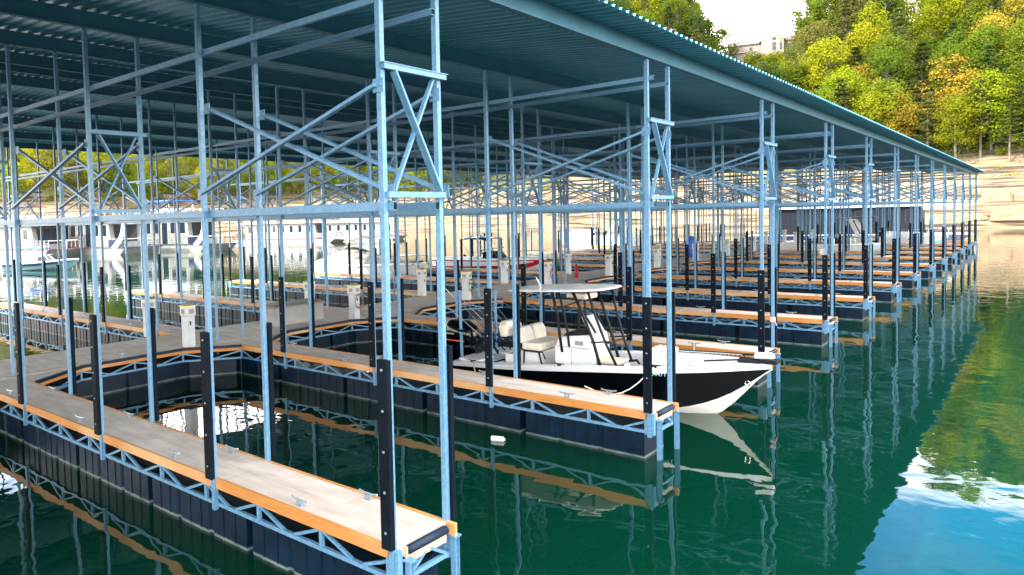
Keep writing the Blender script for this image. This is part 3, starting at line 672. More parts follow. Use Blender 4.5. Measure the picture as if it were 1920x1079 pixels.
b = MB(); b.bar((.06, .78, .5), (.03, .80, 2.2), .045, .06); b.build('anchor_pole', M['steel'], bb)
# trolling motor on the bow
tm = MB(); tm.tube([(4.9, .25, 1.18), (6.95, -.02, 1.32)], .022, 8); tmo = tm.build('trolling_motor', M['chrome'], bb)
b = MB(); b.dome((4.95, .25, 1.2), .2, .09, .09); b.build('motor_pod', M['white'], tmo, smooth=True)
b = MB(); b.loft([[(6.72, -.09, 1.24), (7.1, -.07, 1.26), (7.1, .07, 1.26), (6.72, .09, 1.24)], [(6.74, -.07, 1.36), (7.06, -.05, 1.38), (7.06, .05, 1.38), (6.74, .07, 1.36)]]); b.build('motor_head', M['white'], tmo, bevel=.03)
b = MB(); b.box(6.45, 6.85, -.16, .16, 1.15, 1.215); b.bar((5.8, -.14, 1.10), (6.5, -.10, 1.2), .03, .03); b.box(6.86, 7.16, -.14, .14, 1.17, 1.25); b.build('motor_mount', M['blacktube'], tmo)
b = MB()
for k in range(14):
    t = k/14; x = 5.4 + 1.2*t; b.tube([(x, .19 - .14*t, 1.19 + .05*t), (x + .05, .19 - .14*t, 1.25 + .05*t), (x + .085, .19 - .14*t, 1.19 + .05*t)], .008, 5)
b.build('coiled_cable', M['blacktube'], tmo)
b = MB()
for k in range(12):
    a0, a1 = 2*math.pi*k/12, 2*math.pi*(k+1)/12
    b.tube([(6.68 + .045*math.cos(a0), -.30, .78 + .045*math.sin(a0)), (6.68 + .045*math.cos(a1), -.30, .78 + .045*math.sin(a1))], .012, 6)
b.build('bow_eye', M['chrome'], bb)
tx = bpy.data.curves.new('registration_number', 'FONT'); tx.body = '004471FT'; tx.size = .12; tx.extrude = .002
tx.materials.append(M['lblue']); tmp_ = bpy.data.objects.new('tmp_text', tx); col.objects.link(tmp_); bpy.context.view_layer.update(); dg = bpy.context.evaluated_depsgraph_get(); tm2 = bpy.data.meshes.new_from_object(tmp_.evaluated_get(dg)); bpy.data.objects.remove(tmp_); to = bpy.data.objects.new('registration_number', tm2); col.objects.link(to); to.parent = bb
to.rotation_euler = (R(90), 0, R(17)); to.location = (5.0, -1.085, .86)
# mooring lines
ropem = mat('rope', (.55, .53, .48), .9)
for k, (p, q, lab) in enumerate((((-5.5, 9.07, .66), (-3.9, 7.31, .90), 'white mooring line from the stern cleat of the black boat to the second finger pier'), ((-1.0, 9.2, 1.05), (-1.6, 7.31, .90), 'white mooring line from the bow of the black boat to the second finger pier'), ((-.9, 11.1, 1.06), (-1.6, 13.12, .90), 'white mooring line from the far side of the black boat to the third finger pier'))):
    P_, Q_ = Vector(p), Vector(q); pts = [P_.lerp(Q_, t/8) - Vector((0, 0, .35*math.sin(math.pi*t/8))) for t in range(9)]
    tag(MB().tube(pts, .011, 6).build('mooring_line', ropem, None, smooth=True), lab, 'rope', 'mooring lines of the black boat')
# fishing rods leaning aft
for k in range(6):
    y = -.52 + k * .2
    rd = tag(empty('fishing_rod', (-6.1 + 1.0 + .05 * k, 10.15 + y, .85)), None, 'fishing rod', 'fishing rods leaning back over the engine')
    rd['label'] = '%s fishing rod from the near side, leaning back over the black outboard engine' % ordn(k)
    dx = -1.95 + .12 * k; dz = 1.25 + .12 * ((k * 5) % 3)
    MB().tube([(0, 0, 0), (dx * .25, 0, dz * .25)], .017, 6).build('handle', M['blacktube'], rd)
    MB().tube([(dx * .25, 0, dz * .25), (dx * .6, 0, dz * .6), (dx, 0, dz * .98)], .012, 5, r2=.007).build('blank', M['chrome'] if k % 2 else M['bolt'], rd)
    b = MB(); b.tube([(dx * .2, -.05, dz * .2 - .06), (dx * .2, .05, dz * .2 - .06)], .045, 8); b.build('reel', M['navy'], rd)

# ------------------------------------------------------------------ background boats
def gen_st(Ln, B, fs, fb, n=22):
    return interp([(0, B/2*.92, fs, B/2*.8, .05, -.25), (Ln*.3, B/2, fs*1.0, B/2*.84, .06, -.3), (Ln*.6, B/2*.95, fs + (fb-fs)*.4, B/2*.68, .2, -.28), (Ln*.8, B/2*.68, fs + (fb-fs)*.75, B/2*.38, .40, -.15), (Ln*.93, B/2*.32, fs + (fb-fs)*.93, B/2*.12, fb*.6, .2), (Ln, .05, fb, .03, fb*.86, fb*.8)], n)
def windshield(b, x, w_, z, h, rake=.5, mi=0):
    b.loft([[(x, -w_, z), (x + .9, -w_*.65, z), (x + 1.1, 0, z), (x + .9, w_*.65, z), (x, w_, z)], [(x - rake*.3, -w_*.9, z + h*.8), (x + .9 - rake, -w_*.6, z + h), (x + 1.1 - rake, 0, z + h), (x + .9 - rake, w_*.6, z + h), (x - rake*.3, w_*.9, z + h*.8)]], closed=False, mi=mi)
def canopy(b, x0, x1, w_, z, sag=.12, th=.05):
    rings = []
    for k in range(9):
        t = k/8; x = x0 + (x1-x0)*t; zz = z - sag*(2*t-1)**2
        up = [(x, w_*math.sin(a), zz - .14*(1-math.cos(a*1.3))) for a in [(-1 + j/3)*1.2 for j in range(7)]]
        rings.append(up + [(p[0], p[1]*.99, p[2]-th) for p in reversed(up)])
    b.loft(rings)
def boat(name, label, loc, rz, Ln, B, fs, fb, side, bottom, feats, group=None):
    e = tag(empty(name, loc, rz), label, 'boat', group)
    st = gen_st(Ln, B, fs, fb)
    s_, o_, c_ = hull_shape(st, .12)
    s_.build('hull', side, e, smooth=True); o_.build('hull_bottom', bottom, e, smooth=True); c_.build('rub_rail', M['white'], e)
    b = MB(); deckfill(b, inset(st, .02, Ln*.52), 0)
    for sgn in (-1, 1): b.loft([[(x, sgn*hb, zs), (x, sgn*max(hb-.25, .01), zs+.01), (x, sgn*max(hb-.27, .01), .3)] for x, hb, zs, *_ in st if x < Ln*.6], closed=False)
    deckfill(b, inset(st, .25, 0, Ln*.6), 0, zfix=.35); b.box(0, .5, -B*.4, B*.4, .35, fs); b.build('deck', M['white'], e)
    x = Ln*.5
    if 'shield' in feats:
        q = MB(); windshield(q, x, B*.42, fs + (fb-fs)*.3, .5); q.build('windshield', M['glass'], e)
        q = MB(); q.tube([(x - .15, -B*.40, fs + .60), (x + .55, -B*.27, fs + .72), (x + .6, B*.27, fs + .72), (x - .15, B*.40, fs + .60)], .03, 6); q.tube([(x, -B*.42, fs + .15), (x-.15, -B*.40, fs + .60)], .03, 6); q.tube([(x+.9, -B*.28, fs+.2), (x+.5, -B*.26, fs+.72)], .025, 6); q.build('windshield_frame', M['chrome'], e)
    if 'seats' in feats:
        q = MB()
        for y in (-.5, .5): q.box(x - 1.0, x - .5, y - .25, y + .25, .45, .8); q.box(x - 1.1, x - .95, y - .25, y + .25, .7, 1.2)
        q.build('seat', M['cream'], e, bevel=.03)
    if 'bimini' in feats:
        q = MB(); canopy(q, x - 2.1, x + .3, B*.42, fs + 1.55); q.build('bimini_top', feats['bimini'], e)
        q = MB()
        for y in (-B*.4, B*.4): q.tube([(x - 1.0, y, fs), (x - 1.9, y, fs + 1.3)], .018, 6); q.tube([(x - 1.0, y, fs), (x - .2, y, fs + 1.35)], .018, 6)
        q.build('bimini_frame', M['chrome'], e)
    if 'stripe' in feats:
        q = MB()
        for sgn in (-1, 1): q.loft([[(a[0], sgn*(a[1]*.93+a[3]*.07+.012), a[2]-.2), (a[0], sgn*(a[1]*.7+a[3]*.3+.012), a[2]*.5+a[4]*.5-.02)] for a in st[:-2]], closed=False)
        q.build('hull_stripe', feats['stripe'], e)
    if 'cabin' in feats:
        q = MB(); q.loft([[(Ln*.5, -B*.38, fs+.05), (Ln*.86, -B*.14, fb), (Ln*.86, B*.14, fb), (Ln*.5, B*.38, fs+.05)], [(Ln*.5, -B*.30, fs+.55), (Ln*.80, -B*.10, fb+.18), (Ln*.80, B*.10, fb+.18), (Ln*.5, B*.30, fs+.55)]]); q.build('foredeck_cabin', M['white'], e, bevel=.05)
        q = MB()
        for sgn in (-1, 1):
            for k in range(3): q.dome((Ln*(.48+.12*k), sgn*B*.46*(1-.13*k), fs*.72 + .1*k), .22, .05, .08)
        q.build('porthole', M['darkglass'], e, smooth=True)
    if 'arch' in feats:
        q = MB()
        for sgn in (-1, 1): q.bar((Ln*.36, sgn*B*.46, fs), (Ln*.28, sgn*B*.42, fs+1.75), .32, .08, ref=(0, 1, 0))
        q.box(Ln*.26, Ln*.30, -B*.43, B*.43, fs+1.6, fs+1.69)
        q.build('radar_arch', M['white'], e)
        q = MB(); q.loft([[(Ln*.16, -B*.44, fs+1.70), (Ln*.48, -B*.38, fs+1.78), (Ln*.48, B*.38, fs+1.78), (Ln*.16, B*.44, fs+1.70)], [(Ln*.16, -B*.44, fs+1.80), (Ln*.46, -B*.36, fs+1.92), (Ln*.46, B*.36, fs+1.92), (Ln*.16, B*.44, fs+1.82)]]); q.build('hardtop', M['navy'], e, bevel=.04)
    if 'rail' in feats:
        q = MB()
        for sgn in (-1, 1):
            pts = [(a[0], sgn*max(a[1]-.08, 0), a[2]+.45) for a in st if a[0] > Ln*.55]
            q.tube(pts, .015, 5)
            for p in pts[::3]: q.tube([p, (p[0], p[1], p[2]-.45)], .012, 5)
        q.build('bow_rail', M['chrome'], e)
    if 'outboard' in feats:
        q = MB(); q.dome((-.35, 0, fs+.25), .32, .22, .38); q.box(-.5, -.2, -.08, .08, -.2, fs); q.build('outboard_engine', feats['outboard'], e, smooth=True)
    if 'tarp' in feats:
        q = MB(); rings = []
        for k in range(13):
            t = k/12; x = Ln*(.02+.90*t); i = min(range(len(st)), key=lambda j: abs(st[j][0]-x)); hb = st[i][1]; zs = st[i][2]
            top = zs + .12 + (1.0*math.sin(math.pi*min(1, t*1.25+.1))**1.3 if t < .72 else .25*(1-t))
            rings.append([(x, -hb-.03, zs-.15), (x, -hb*.9, zs+.1), (x, -hb*.45, zs+(top-zs)*.75), (x, 0, top), (x, hb*.45, zs+(top-zs)*.75), (x, hb*.9, zs+.1), (x, hb+.03, zs-.15)])
        q.loft(rings, closed=False); q.build('boat_cover', M['tarp'], e, smooth=True)
        q = MB(); canopy(q, Ln*.08, Ln*.42, B*.42, fs+1.9); q.build('bimini_top', M['tarp'], e)
        q = MB()
        for y in (-B*.4, B*.4): q.tube([(Ln*.3, y, fs), (Ln*.1, y, fs+1.65)], .02, 6); q.tube([(Ln*.22, y, fs), (Ln*.4, y, fs+1.7)], .02, 6)
        q.build('bimini_frame', M['chrome'], e)
    return e
boat('covered_runabout', 'white runabout under a taupe canvas cover and folded taupe bimini, left of the walkway', (-33.2, 29.6, .12), 0, 9.6, 2.7, 1.1, 1.3, M['white'], M['white'], {'tarp': 1, 'rail': 1})
boat('red_runabout', 'white and red runabout with a black bimini top moored left of the walkway', (-28.2, 36.9, .15), 0, 8.8, 2.5, 1.12, 1.22, M['red'], M['white'], {'shield': 1, 'seats': 1, 'bimini': M['black'], 'stripe': M['white'], 'rail': 1})
boat('low_pontoon', 'low white open boat with blue trim tied up behind the red runabout', (-30.6, 43.3, 0), 0, 6.2, 2.2, .5, .6, M['navy'], M['white'], {'seats': 1, 'outboard': M['black']})
boat('cabin_cruiser', 'large white cabin cruiser with a navy hardtop moored far down the left slips', (-26.0, 69.2, .1), R(180), 10.6, 3.1, 1.6, 2.0, M['white'], M['white'], {'shield': 1, 'arch': 1, 'cabin': 1, 'rail': 1})
boat('bowrider', 'pale bowrider pointing to open water in a far slip, nearer of the two white boats', (-12.2, 61.9, .15), 0, 7.8, 2.6, 1.1, 1.2, M['white'], M['lblue'], {'shield': 1, 'rail': 1, 'seats': 1})
boat('sport_cruiser', 'white sport cruiser with arch and dark portholes in a slip at the far end', (-11.6, 74.8, .1), 0, 10.0, 3.1, 1.25, 1.5, M['white'], M['lblue'], {'shield': 1, 'cabin': 1, 'rail': 1, 'arch': 1})
boat('ski_boat', 'dark blue covered ski boat low in the water between two far finger piers', (-9.5, 55.3, 0), 0, 6.4, 2.2, .6, .75, M['navy'], M['white'], {'seats': 1})
boat('bass_boat', 'low navy bass boat with black outboard in the last slip', (-5.5, 80.9, 0), 0, 5.6, 2.0, .55, .7, M['navy'], M['white'], {'seats': 1, 'outboard': M['black']})
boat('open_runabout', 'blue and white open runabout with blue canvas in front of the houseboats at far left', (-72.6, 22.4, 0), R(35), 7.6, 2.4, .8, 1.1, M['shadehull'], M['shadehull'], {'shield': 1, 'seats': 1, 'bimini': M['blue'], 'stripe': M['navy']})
# blue round cover (tube) on the walkway
tb = tag(empty('towable_tube', (-14.2, 48.4, .824)), 'round blue towable tube stood on edge on the walkway', 'towable tube')
b = MB(); b.dome((0, 0, .78), .42, .78, .78, n=16, m=10); b.build('cover', M['blue'], tb, smooth=True); b = MB()
for k in range(8):
    a = 2*math.pi*k/8; b.bar((.40, .3*math.cos(a), .78+.3*math.sin(a)), (.30, .56*math.cos(a), .78+.56*math.sin(a)), .05, .02)
b.build('strap', M['white'], tb)

# ------------------------------------------------------------------ houseboats
def houseboat(label, loc, rz, Ln, B, H, wall, trim, feats):
    e = tag(empty('houseboat', loc, rz), label, 'houseboat', 'houseboats moored beyond the dock')
    q = MB(); q.loft([[(0, -B/2, .0-.3), (Ln*.9, -B/2, -.3), (Ln*.93, 0, -.3), (Ln*.9, B/2, -.3), (0, B/2, -.3)], [(0, -B/2, .75), (Ln*.97, -B/2, .75), (Ln, 0, .75), (Ln*.97, B/2, .75), (0, B/2, .75)]]); q.build('hull', [feats.get('hull', M['hbwhite'])], e)
    MB().box(0, Ln*.985, -B/2-.05, B/2+.05, .752, .84).build('deck_edge', trim, e)
    x0, x1 = Ln*.12, Ln*.80
    MB().loft([[(x0, -B*.42, .84), (x1, -B*.42, .84), (x1, B*.42, .84), (x0, B*.42, .84)], [(x0, -B*.42, .84+H), (x1-.5, -B*.42, .84+H), (x1-.5, B*.42, .84+H), (x0, B*.42, .84+H)]]).build('cabin_wall', wall, e)
    rf = MB().box(Ln*.03, Ln*.90, -B*.5, B*.5, .842+H, .842+H+.22).build('roof', M['hbroof'], e)
    MB().box(Ln*.03-.02, Ln*.90+.02, -B*.5-.02, B*.5+.02, .842+H-.07, .842+H).build('roof_trim', trim, e)
    nw = feats.get('win', 7); tall = feats.get('tall', 0)
    for side in (-1, 1):
        for k in range(nw):
            x = x0 + (x1-.9-x0)*(k+.35)/nw; wd = (x1-x0)/nw*feats.get('ww', .45)
            za, zb = (.84+H*.42, .84+H*.85) if k % 3 != 1 or not tall else (.86, .84+H*.88)
            pm = M['darkpanel'] if feats.get('dark') else M['glass']; f = MB().box(x-.05, x+wd+.05, side*(B*.42)-.02, side*(B*.42)+.02, za-.05, zb+.05).build('window', M['white'] if not feats.get('dark') else M['navy'], e)
            MB().box(x, x+wd, side*(B*.42)-.03, side*(B*.42)+.03, za, zb).build('pane', pm, f)
    f = MB().box(x1-.35, x1-.10, -B*.3, B*.3, .95, .84+H*.85).build('front_window', M['glass'], e)
    q = MB()
    zt = .84
    for side in (-1, 1):
        for xx in [Ln*.80 + i*(Ln*.17)/4 for i in range(5)] + ([Ln*.12+ i*Ln*.1 for i in range(7)] if feats.get('siderail') else []):
            q.tube([(xx, side*B*.47, zt), (xx, side*B*.47, zt+.95)], .03, 5)
        a = Ln*.12 if feats.get('siderail') else Ln*.80
        for z in (.35, .65, .95): q.tube([(a, side*B*.47, zt+z), (Ln*.97, side*B*.47, zt+z)], .025, 5)
    for y in (-B*.47, 0, B*.47): q.tube([(Ln*.97, y, zt), (Ln*.97, y, zt+.95)], .03, 5)
    q.tube([(Ln*.97, -B*.47, zt+.95), (Ln*.97, B*.47, zt+.95)], .03, 5); q.build('railing', M['chrome'] if not feats.get('dark') else M['navy'], e)
    if feats.get('panel'): MB().box(Ln*.80, Ln*.96, -B*.49-.03, -B*.49, .90, 1.7).build('deck_panel', M['navy'], e)
    zt = .842+H+.22
    q = MB()
    for side in (-1, 1):
        for i in range(9): xx = Ln*(.06+.1*i); q.tube([(xx, side*B*.47, zt), (xx, side*B*.47, zt+.9)], .025, 5)
        q.tube([(Ln*.06, side*B*.47, zt+.9), (Ln*.86, side*B*.47, zt+.9)], .03, 5)
    q.build('roof_railing', M['chrome'], rf)
    if feats.get('upper'):
        MB().box(Ln*.3, Ln*.55, -B*.3, B*.3, zt, zt+1.1).build('upper_helm', M['white'], e, bevel=.08)
        q = MB(); canopy(q, Ln*.25, Ln*.62, B*.42, zt+2.2, .1, .08); q.build('upper_canopy', feats['upper'], e)
        q = MB()
        for side in (-1, 1):
            for xx in (Ln*.3, Ln*.58): q.tube([(xx, side*B*.38, zt), (xx, side*B*.38, zt+2.0)], .04, 5)
        q.build('canopy_frame', M['chrome'], e)
    e.scale = (feats.get('k', 1.3),)*3
    if feats.get('slide'):
        q = MB(); rings = []
        for k in range(10):
            t = k/9; x = Ln*(.86+.10*math.sin(t*2.2)); y = -B*.25 - B*.45*t; z = zt + .9 - (zt+.2)*t**.75*1.0
            rings.append([(x-.4, y, z+.28), (x-.35, y, z), (x+.35, y, z), (x+.4, y, z+.28)])
        q.loft(rings, closed=False); q.build('water_slide', M['white'], e)
    return e
SB = R(33)
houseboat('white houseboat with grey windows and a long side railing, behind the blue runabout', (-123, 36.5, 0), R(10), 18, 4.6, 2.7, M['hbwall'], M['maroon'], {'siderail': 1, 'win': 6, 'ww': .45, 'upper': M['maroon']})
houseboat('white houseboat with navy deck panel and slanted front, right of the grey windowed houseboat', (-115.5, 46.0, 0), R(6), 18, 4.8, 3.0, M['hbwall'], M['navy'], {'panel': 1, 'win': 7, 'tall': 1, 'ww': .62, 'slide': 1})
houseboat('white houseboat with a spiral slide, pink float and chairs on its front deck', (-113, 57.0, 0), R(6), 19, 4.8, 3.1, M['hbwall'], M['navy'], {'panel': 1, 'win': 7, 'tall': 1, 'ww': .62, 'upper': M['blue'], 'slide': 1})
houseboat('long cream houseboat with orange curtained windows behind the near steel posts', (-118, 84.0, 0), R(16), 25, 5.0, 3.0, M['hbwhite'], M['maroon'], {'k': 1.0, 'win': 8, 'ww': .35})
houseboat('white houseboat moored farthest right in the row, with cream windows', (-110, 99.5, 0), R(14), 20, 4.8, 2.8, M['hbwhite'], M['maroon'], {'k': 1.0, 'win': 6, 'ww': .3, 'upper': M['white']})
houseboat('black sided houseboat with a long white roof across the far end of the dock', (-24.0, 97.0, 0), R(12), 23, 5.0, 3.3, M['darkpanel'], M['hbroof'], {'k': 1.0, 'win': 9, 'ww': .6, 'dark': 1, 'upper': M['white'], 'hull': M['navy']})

# ------------------------------------------------------------------ water and land
wb = MB(); n = 64
wb.add([(0, 0, 0)] + [(900*math.cos(2*math.pi*k/n), 900*math.sin(2*math.pi*k/n), 0) for k in range(n)], [(0, k+1, (k+1) % n+1) for k in range(n)])
tag(wb.build('water', M['water']), None, None, None, 'structure')
def smooth(a, b, x): t = max(0, min(1, (x-a)/(b-a))); return t*t*(3-2*t)
from mathutils import noise as mn
def r0(az):   # az in degrees, 0 = +Y, negative towards -X
    return 157 + 78*smooth(-22, -38, az) - 35*smooth(-50, -68, az)
def land_z(az, r):
    rr = r - r0(az)
    x = CAM.x + r*math.sin(R(az)); y = CAM.y + r*math.cos(R(az))
    if rr < 0: return max(-3, rr*.25)
    nz = mn.noise(Vector((x*.03, y*.03, 0)))
    nz2 = mn.noise(Vector((x*.12, y*.12, 3)))
    bank = 13.5*min(1, rr/34)**.85
    if rr < 36:
        stp = 1.5; b0 = math.floor(bank/stp)*stp; fr_ = (bank-b0)/stp
        bank = b0 + stp*smooth(.6, .95, fr_ + .25*nz2) + .25*nz2
    sl = .78 - .42*smooth(-21, -17, az)*(1-smooth(-13.4, -10.8, az)) - .20*smooth(-32, -42, az)
    hill = max(0, rr-34)*sl
    cap = 56 - 18*smooth(-20.5, -18, az)*(1-smooth(-13.4, -11.5, az)) - 18*smooth(-12, -10, az) + 5*smooth(-5.5, -2.5, az) - 6*smooth(-32, -42, az)
    hill = min(hill, cap) 
    return bank + hill + (3.5*nz if rr > 40 else 0)
lb = MB(); AZ = [-100 + .6*i for i in range(226)]; RR = [-14, -6, -1] + [1.1*i for i in range(34)] + [38+4*i for i in range(14)] + [96+8*i for i in range(16)]
rings = []
for rr in RR:
    rings.append([(CAM.x + (r0(a)+rr)*math.sin(R(a)), CAM.y + (r0(a)+rr)*math.cos(R(a)), land_z(a, r0(a)+rr)) for a in AZ])
lb.loft(rings, closed=False)
tag(lb.build('hills', M['rock'], smooth=False), None, None, None, 'structure')
def at(az, r, dz=0): return (CAM.x + r*math.sin(R(az)), CAM.y + r*math.cos(R(az)), land_z(az, r)+dz)

# rocks and slabs on the right-hand bank
rkm = mat('sandstone', (.17, .115, .06), .9, 0, c2=(.24, .18, .115), scale=.6, detail=6, bump=.6, stretch=(1, 1, 5))
for k, (az, dr, sx, sy, sz, lb_) in enumerate(((-3.6, 3, 5, 2.2, 1.0, 'flat pale sandstone slab at the waterline beside the dock end'), (-1.6, 2.5, 6.5, 2.5, 1.3, 'long pale sandstone slab at the waterline at the right edge'), (-2.4, 12, 4.5, 2.5, 1.8, 'tilted sandstone block with a dark undercut on the right bank'), (-.6, 22, 3.5, 2, 1.0, 'small ledge stone high on the right bank below the trees'), (-4.9, 24, 3.2, 2, .8, 'low flat stone under the trees above the roof tip'))):
    q = MB(); rings = []
    for j in range(5):
        t = j/4; zz = -.3 + sz*t; rings.append([(sx/2*(1-.12*t)*math.copysign(abs(math.cos(a))**.6, math.cos(a))*(1+.12*mn.noise(Vector((k*7+a, j*.8, 1)))), sy/2*(1-.1*t)*math.copysign(abs(math.sin(a))**.6, math.sin(a))*(1+.15*mn.noise(Vector((k*9+a, j, 5)))), zz) for a in [2*math.pi*i/14 for i in range(14)]])
    q.loft(rings); o = q.build('shore_rock', rkm); o.location = at(az, r0(az)+dr); o.rotation_euler = (R(random.uniform(-4, 4)), R(random.uniform(-6, 6)), R(-az + random.uniform(-10, 10)))
    tag(o, lb_, 'rock', 'slabs of rock on the far bank')

# ------------------------------------------------------------------ trees
def broad_tree(seed, h, rad, base, nclump=84, per=62, leaf=.58):
    rnd = random.Random(seed); tr = MB(); cr = MB()
    lean = (rnd.uniform(-.6, .6), rnd.uniform(-.6, .6))
    tr.tube([(0, 0, -1.2), (lean[0]*.2, lean[1]*.2, h*.25), (lean[0]*.6, lean[1]*.6, h*.55), (lean[0], lean[1], h*.85)], .017*h+.05, 7, r2=.05)
    for k in range(nclump):
        a = rnd.uniform(0, 2*math.pi); t = rnd.random(); z = base + (h-base)*t
        prof = math.sin(math.pi*min(1, .14 + .86*t))**.65
        rr = rad*prof*rnd.uniform(.35, 1.0)
        c = Vector((lean[0]*z/h + rr*math.cos(a), lean[1]*z/h + rr*math.sin(a), z + rnd.uniform(-.4, .4)))
        if k % 3 == 0: tr.tube([(lean[0]*z/h*.8, lean[1]*z/h*.8, z*.82), tuple(c)], .07, 5, r2=.02)
        cs_ = rad*rnd.uniform(.22, .40)
        for _ in range(per):
            d = Vector((rnd.gauss(0, 1), rnd.gauss(0, 1), rnd.gauss(0, .75))).normalized() * cs_ * rnd.uniform(.5, 1.05)
            p = c + d; n_ = (d.normalized() + Vector((rnd.uniform(-.7, .7), rnd.uniform(-.7, .7), rnd.uniform(-.2, .9)))).normalized()
            u = n_.orthogonal().normalized(); v = n_.cross(u); s_ = leaf*rnd.uniform(.5, 1.0)/2; g = rnd.uniform(0, 6.28); u2 = u*math.cos(g)+v*math.sin(g); v2 = n_.cross(u2)
            cr.add([p-u2*s_, p-v2*s_*.7, p+u2*s_, p+v2*s_*.7], [(0, 1, 2, 3)])
    return tr, cr
def pine_tree(seed, h, rad, base):
    rnd = random.Random(seed); tr = MB(); cr = MB()
    tr.tube([(0, 0, -1.2), (.1, 0, h*.5), (0, .1, h*.97)], .014*h+.05, 7, r2=.05)
    nl = 13
    for k in range(nl):
        t = k/(nl-1); z = base + (h-base)*t; R_ = rad*(1 - t)**.7*rnd.uniform(.75, 1.1) + .35
        for j in range(6):
            a = 2*math.pi*(j + rnd.random())/6; L_ = R_*rnd.uniform(.6, 1.1); end = Vector((L_*math.cos(a), L_*math.sin(a), z + L_*rnd.uniform(-.05, .22)))
            tr.tube([(0, 0, z-.1), tuple(end)], .045, 4, r2=.015)
            for q in range(26):
                s_ = rnd.uniform(.3, 1.08); p = Vector((0, 0, z))*(1-s_) + end*s_ + Vector((rnd.gauss(0, .3), rnd.gauss(0, .3), rnd.gauss(.05, .16)))
                n_ = Vector((rnd.gauss(0, .5), rnd.gauss(0, .5), 1)).normalized(); u = n_.orthogonal().normalized(); v = n_.cross(u); g = rnd.uniform(0, 6.28); u2 = u*math.cos(g)+v*math.sin(g); v2 = n_.cross(u2); w_ = rnd.uniform(.16, .34)
                cr.add([p-u2*w_, p-v2*w_*.7, p+u2*w_, p+v2*w_*.7], [(0, 1, 2, 3)])
    return tr, cr
PROTO = {}
def proto(kind, colr, seed, h, rad, base):
    tr, cr = (pine_tree if kind == 'pine' else broad_tree)(seed, h, rad, base)
    tm_ = tr.build('trunk', M['bark']); cm_ = cr.build('crown', LEAF[colr])
    a, b_ = tm_.data, cm_.data; bpy.data.objects.remove(tm_); bpy.data.objects.remove(cm_)
    return (a, b_, h)
shapes = [('broad', 1, 15, 5.2, 4.0), ('broad', 2, 13, 4.6, 2.6), ('broad', 3, 16, 5.4, 5.5), ('pine', 4, 16, 4.2, 5.0), ('pine', 5, 14, 3.6, 3.0), ('broad', 6, 11, 4.4, .8)]
geo = []
for kind, seed, h, rad, base in shapes:
    tr, cr = (pine_tree if kind == 'pine' else broad_tree)(seed, h, rad, base)
    to_ = tr.build('trunk', M['bark']); td = to_.data; bpy.data.objects.remove(to_)
    cm = {}
    for cn in LEAF:
        if cn == 'green' or True:
            if not cm: co = cr.build('crown', LEAF[cn]); base_me = co.data; bpy.data.objects.remove(co); cm[cn] = base_me
            else: m2 = base_me.copy(); m2.materials[0] = LEAF[cn]; cm[cn] = m2
    geo.append((kind, h, td, cm))
def px(p):
    d = Vector(p)-CAM; q = d.dot(FW)
    return 713.9 + 1349.4*d.dot(RT)/q, 472.1 - 1349.4*d.dot(UP)/q
def add_tree(az, r, colr, gi, sc_, label, group):
    kind, h, td, cm = geo[gi]
    e = tag(empty('pine_tree' if kind == 'pine' else 'broadleaf_tree', at(az, r), random.uniform(0, 6.28)), label, 'tree', group)
    s_ = sc_; 
    for nm, d in (('trunk', td), ('crown', cm[colr])):
        o = bpy.data.objects.new(nm, d); col.objects.link(o); o.parent = e; o.scale = (s_, s_, s_)
rt = random.Random(11)
SIZEW = lambda s: 'short' if s < .85 else ('tall' if s > 1.08 else 'medium')
def skyline(x):   # how high (in elevation) the wood reaches at this bearing: the gap with the house and the small gap right of it
    if 1352 < x < 1402: return 118
    if 1402 <= x < 1490: return 99
    if 1690 < x < 1748: return 68
    return -999
rows = [33.5, 38, 43.5, 50, 56, 63, 70, 78, 86, 95, 105, 116, 125, 134]
cnt = 0
for ri, dr in enumerate(rows):
    lst = []
    step = (4.6 if ri < 2 else 5.4 + ri*.22)
    az = -27.5
    while az < 3.5:
        r = r0(az) + dr + rt.uniform(-2.2, 2.2)
        az += math.degrees(step*rt.uniform(.75, 1.25)/r)
        gi = rt.choice([0, 1, 2, 3, 4, 3, 0, 2, 1]) if ri > 0 else rt.choice([0, 3, 4, 2, 3])
        s_ = rt.uniform(.8, 1.15) + (.12 if ri > 2 else 0)
        h = geo[gi][1]
        x, yb = px(at(az, r)); x, yt = px(Vector(at(az, r)) + Vector((0, 0, h*s_)))
        if x < 1120 or x > 2010: continue
        if yb < -60: continue
        # hidden entirely behind the dock roof
        if yt > 0 + (x-1123)*.47 + 25 and x < 1830: continue
        lim = skyline(x)
        if lim > 0 and yt < lim:
            gi = 5; h = geo[5][1]
            s_ = min(s_, .8); x, yt = px(Vector(at(az, r)) + Vector((0, 0, h*s_)))
            if yt < lim: continue
        hn = mn.noise(Vector((x*.006, yt*.008, 2.3)))
        if geo[gi][0] == 'pine': colr = rt.choice(['olive', 'dark green', 'green', 'olive'])
        else:
            colr = 'orange' if (hn > .15 and rt.random() < .20) else rt.choice(['green', 'green', 'green', 'yellow-green', 'yellow-green', 'yellow-green', 'olive', 'dark green'])
        lst.append((x, az, r, colr, gi, s_))
    lst.sort()
    for k, (x, az, r, colr, gi, s_) in enumerate(lst):
        nm = 'pine' if geo[gi][0] == 'pine' else 'broadleaf tree'
        add_tree(az, r, colr, gi, s_, '%s %s %s, %s from the left in the %s row up the hillside' % (SIZEW(s_), colr, nm, ordn(k), ordn(ri)), 'trees on the wooded hillside'); cnt += 1
# knoll left of the house, high trees
for k, (x_az, r, s_, c_) in enumerate(((-18.6, 250, 1.0, 'olive'), (-19.8, 262, 1.15, 'green'), (-21.3, 256, 1.1, 'yellow-green'), (-22.8, 262, 1.1, 'green'), (-24.0, 270, 1.1, 'yellow-green'))):
    pass
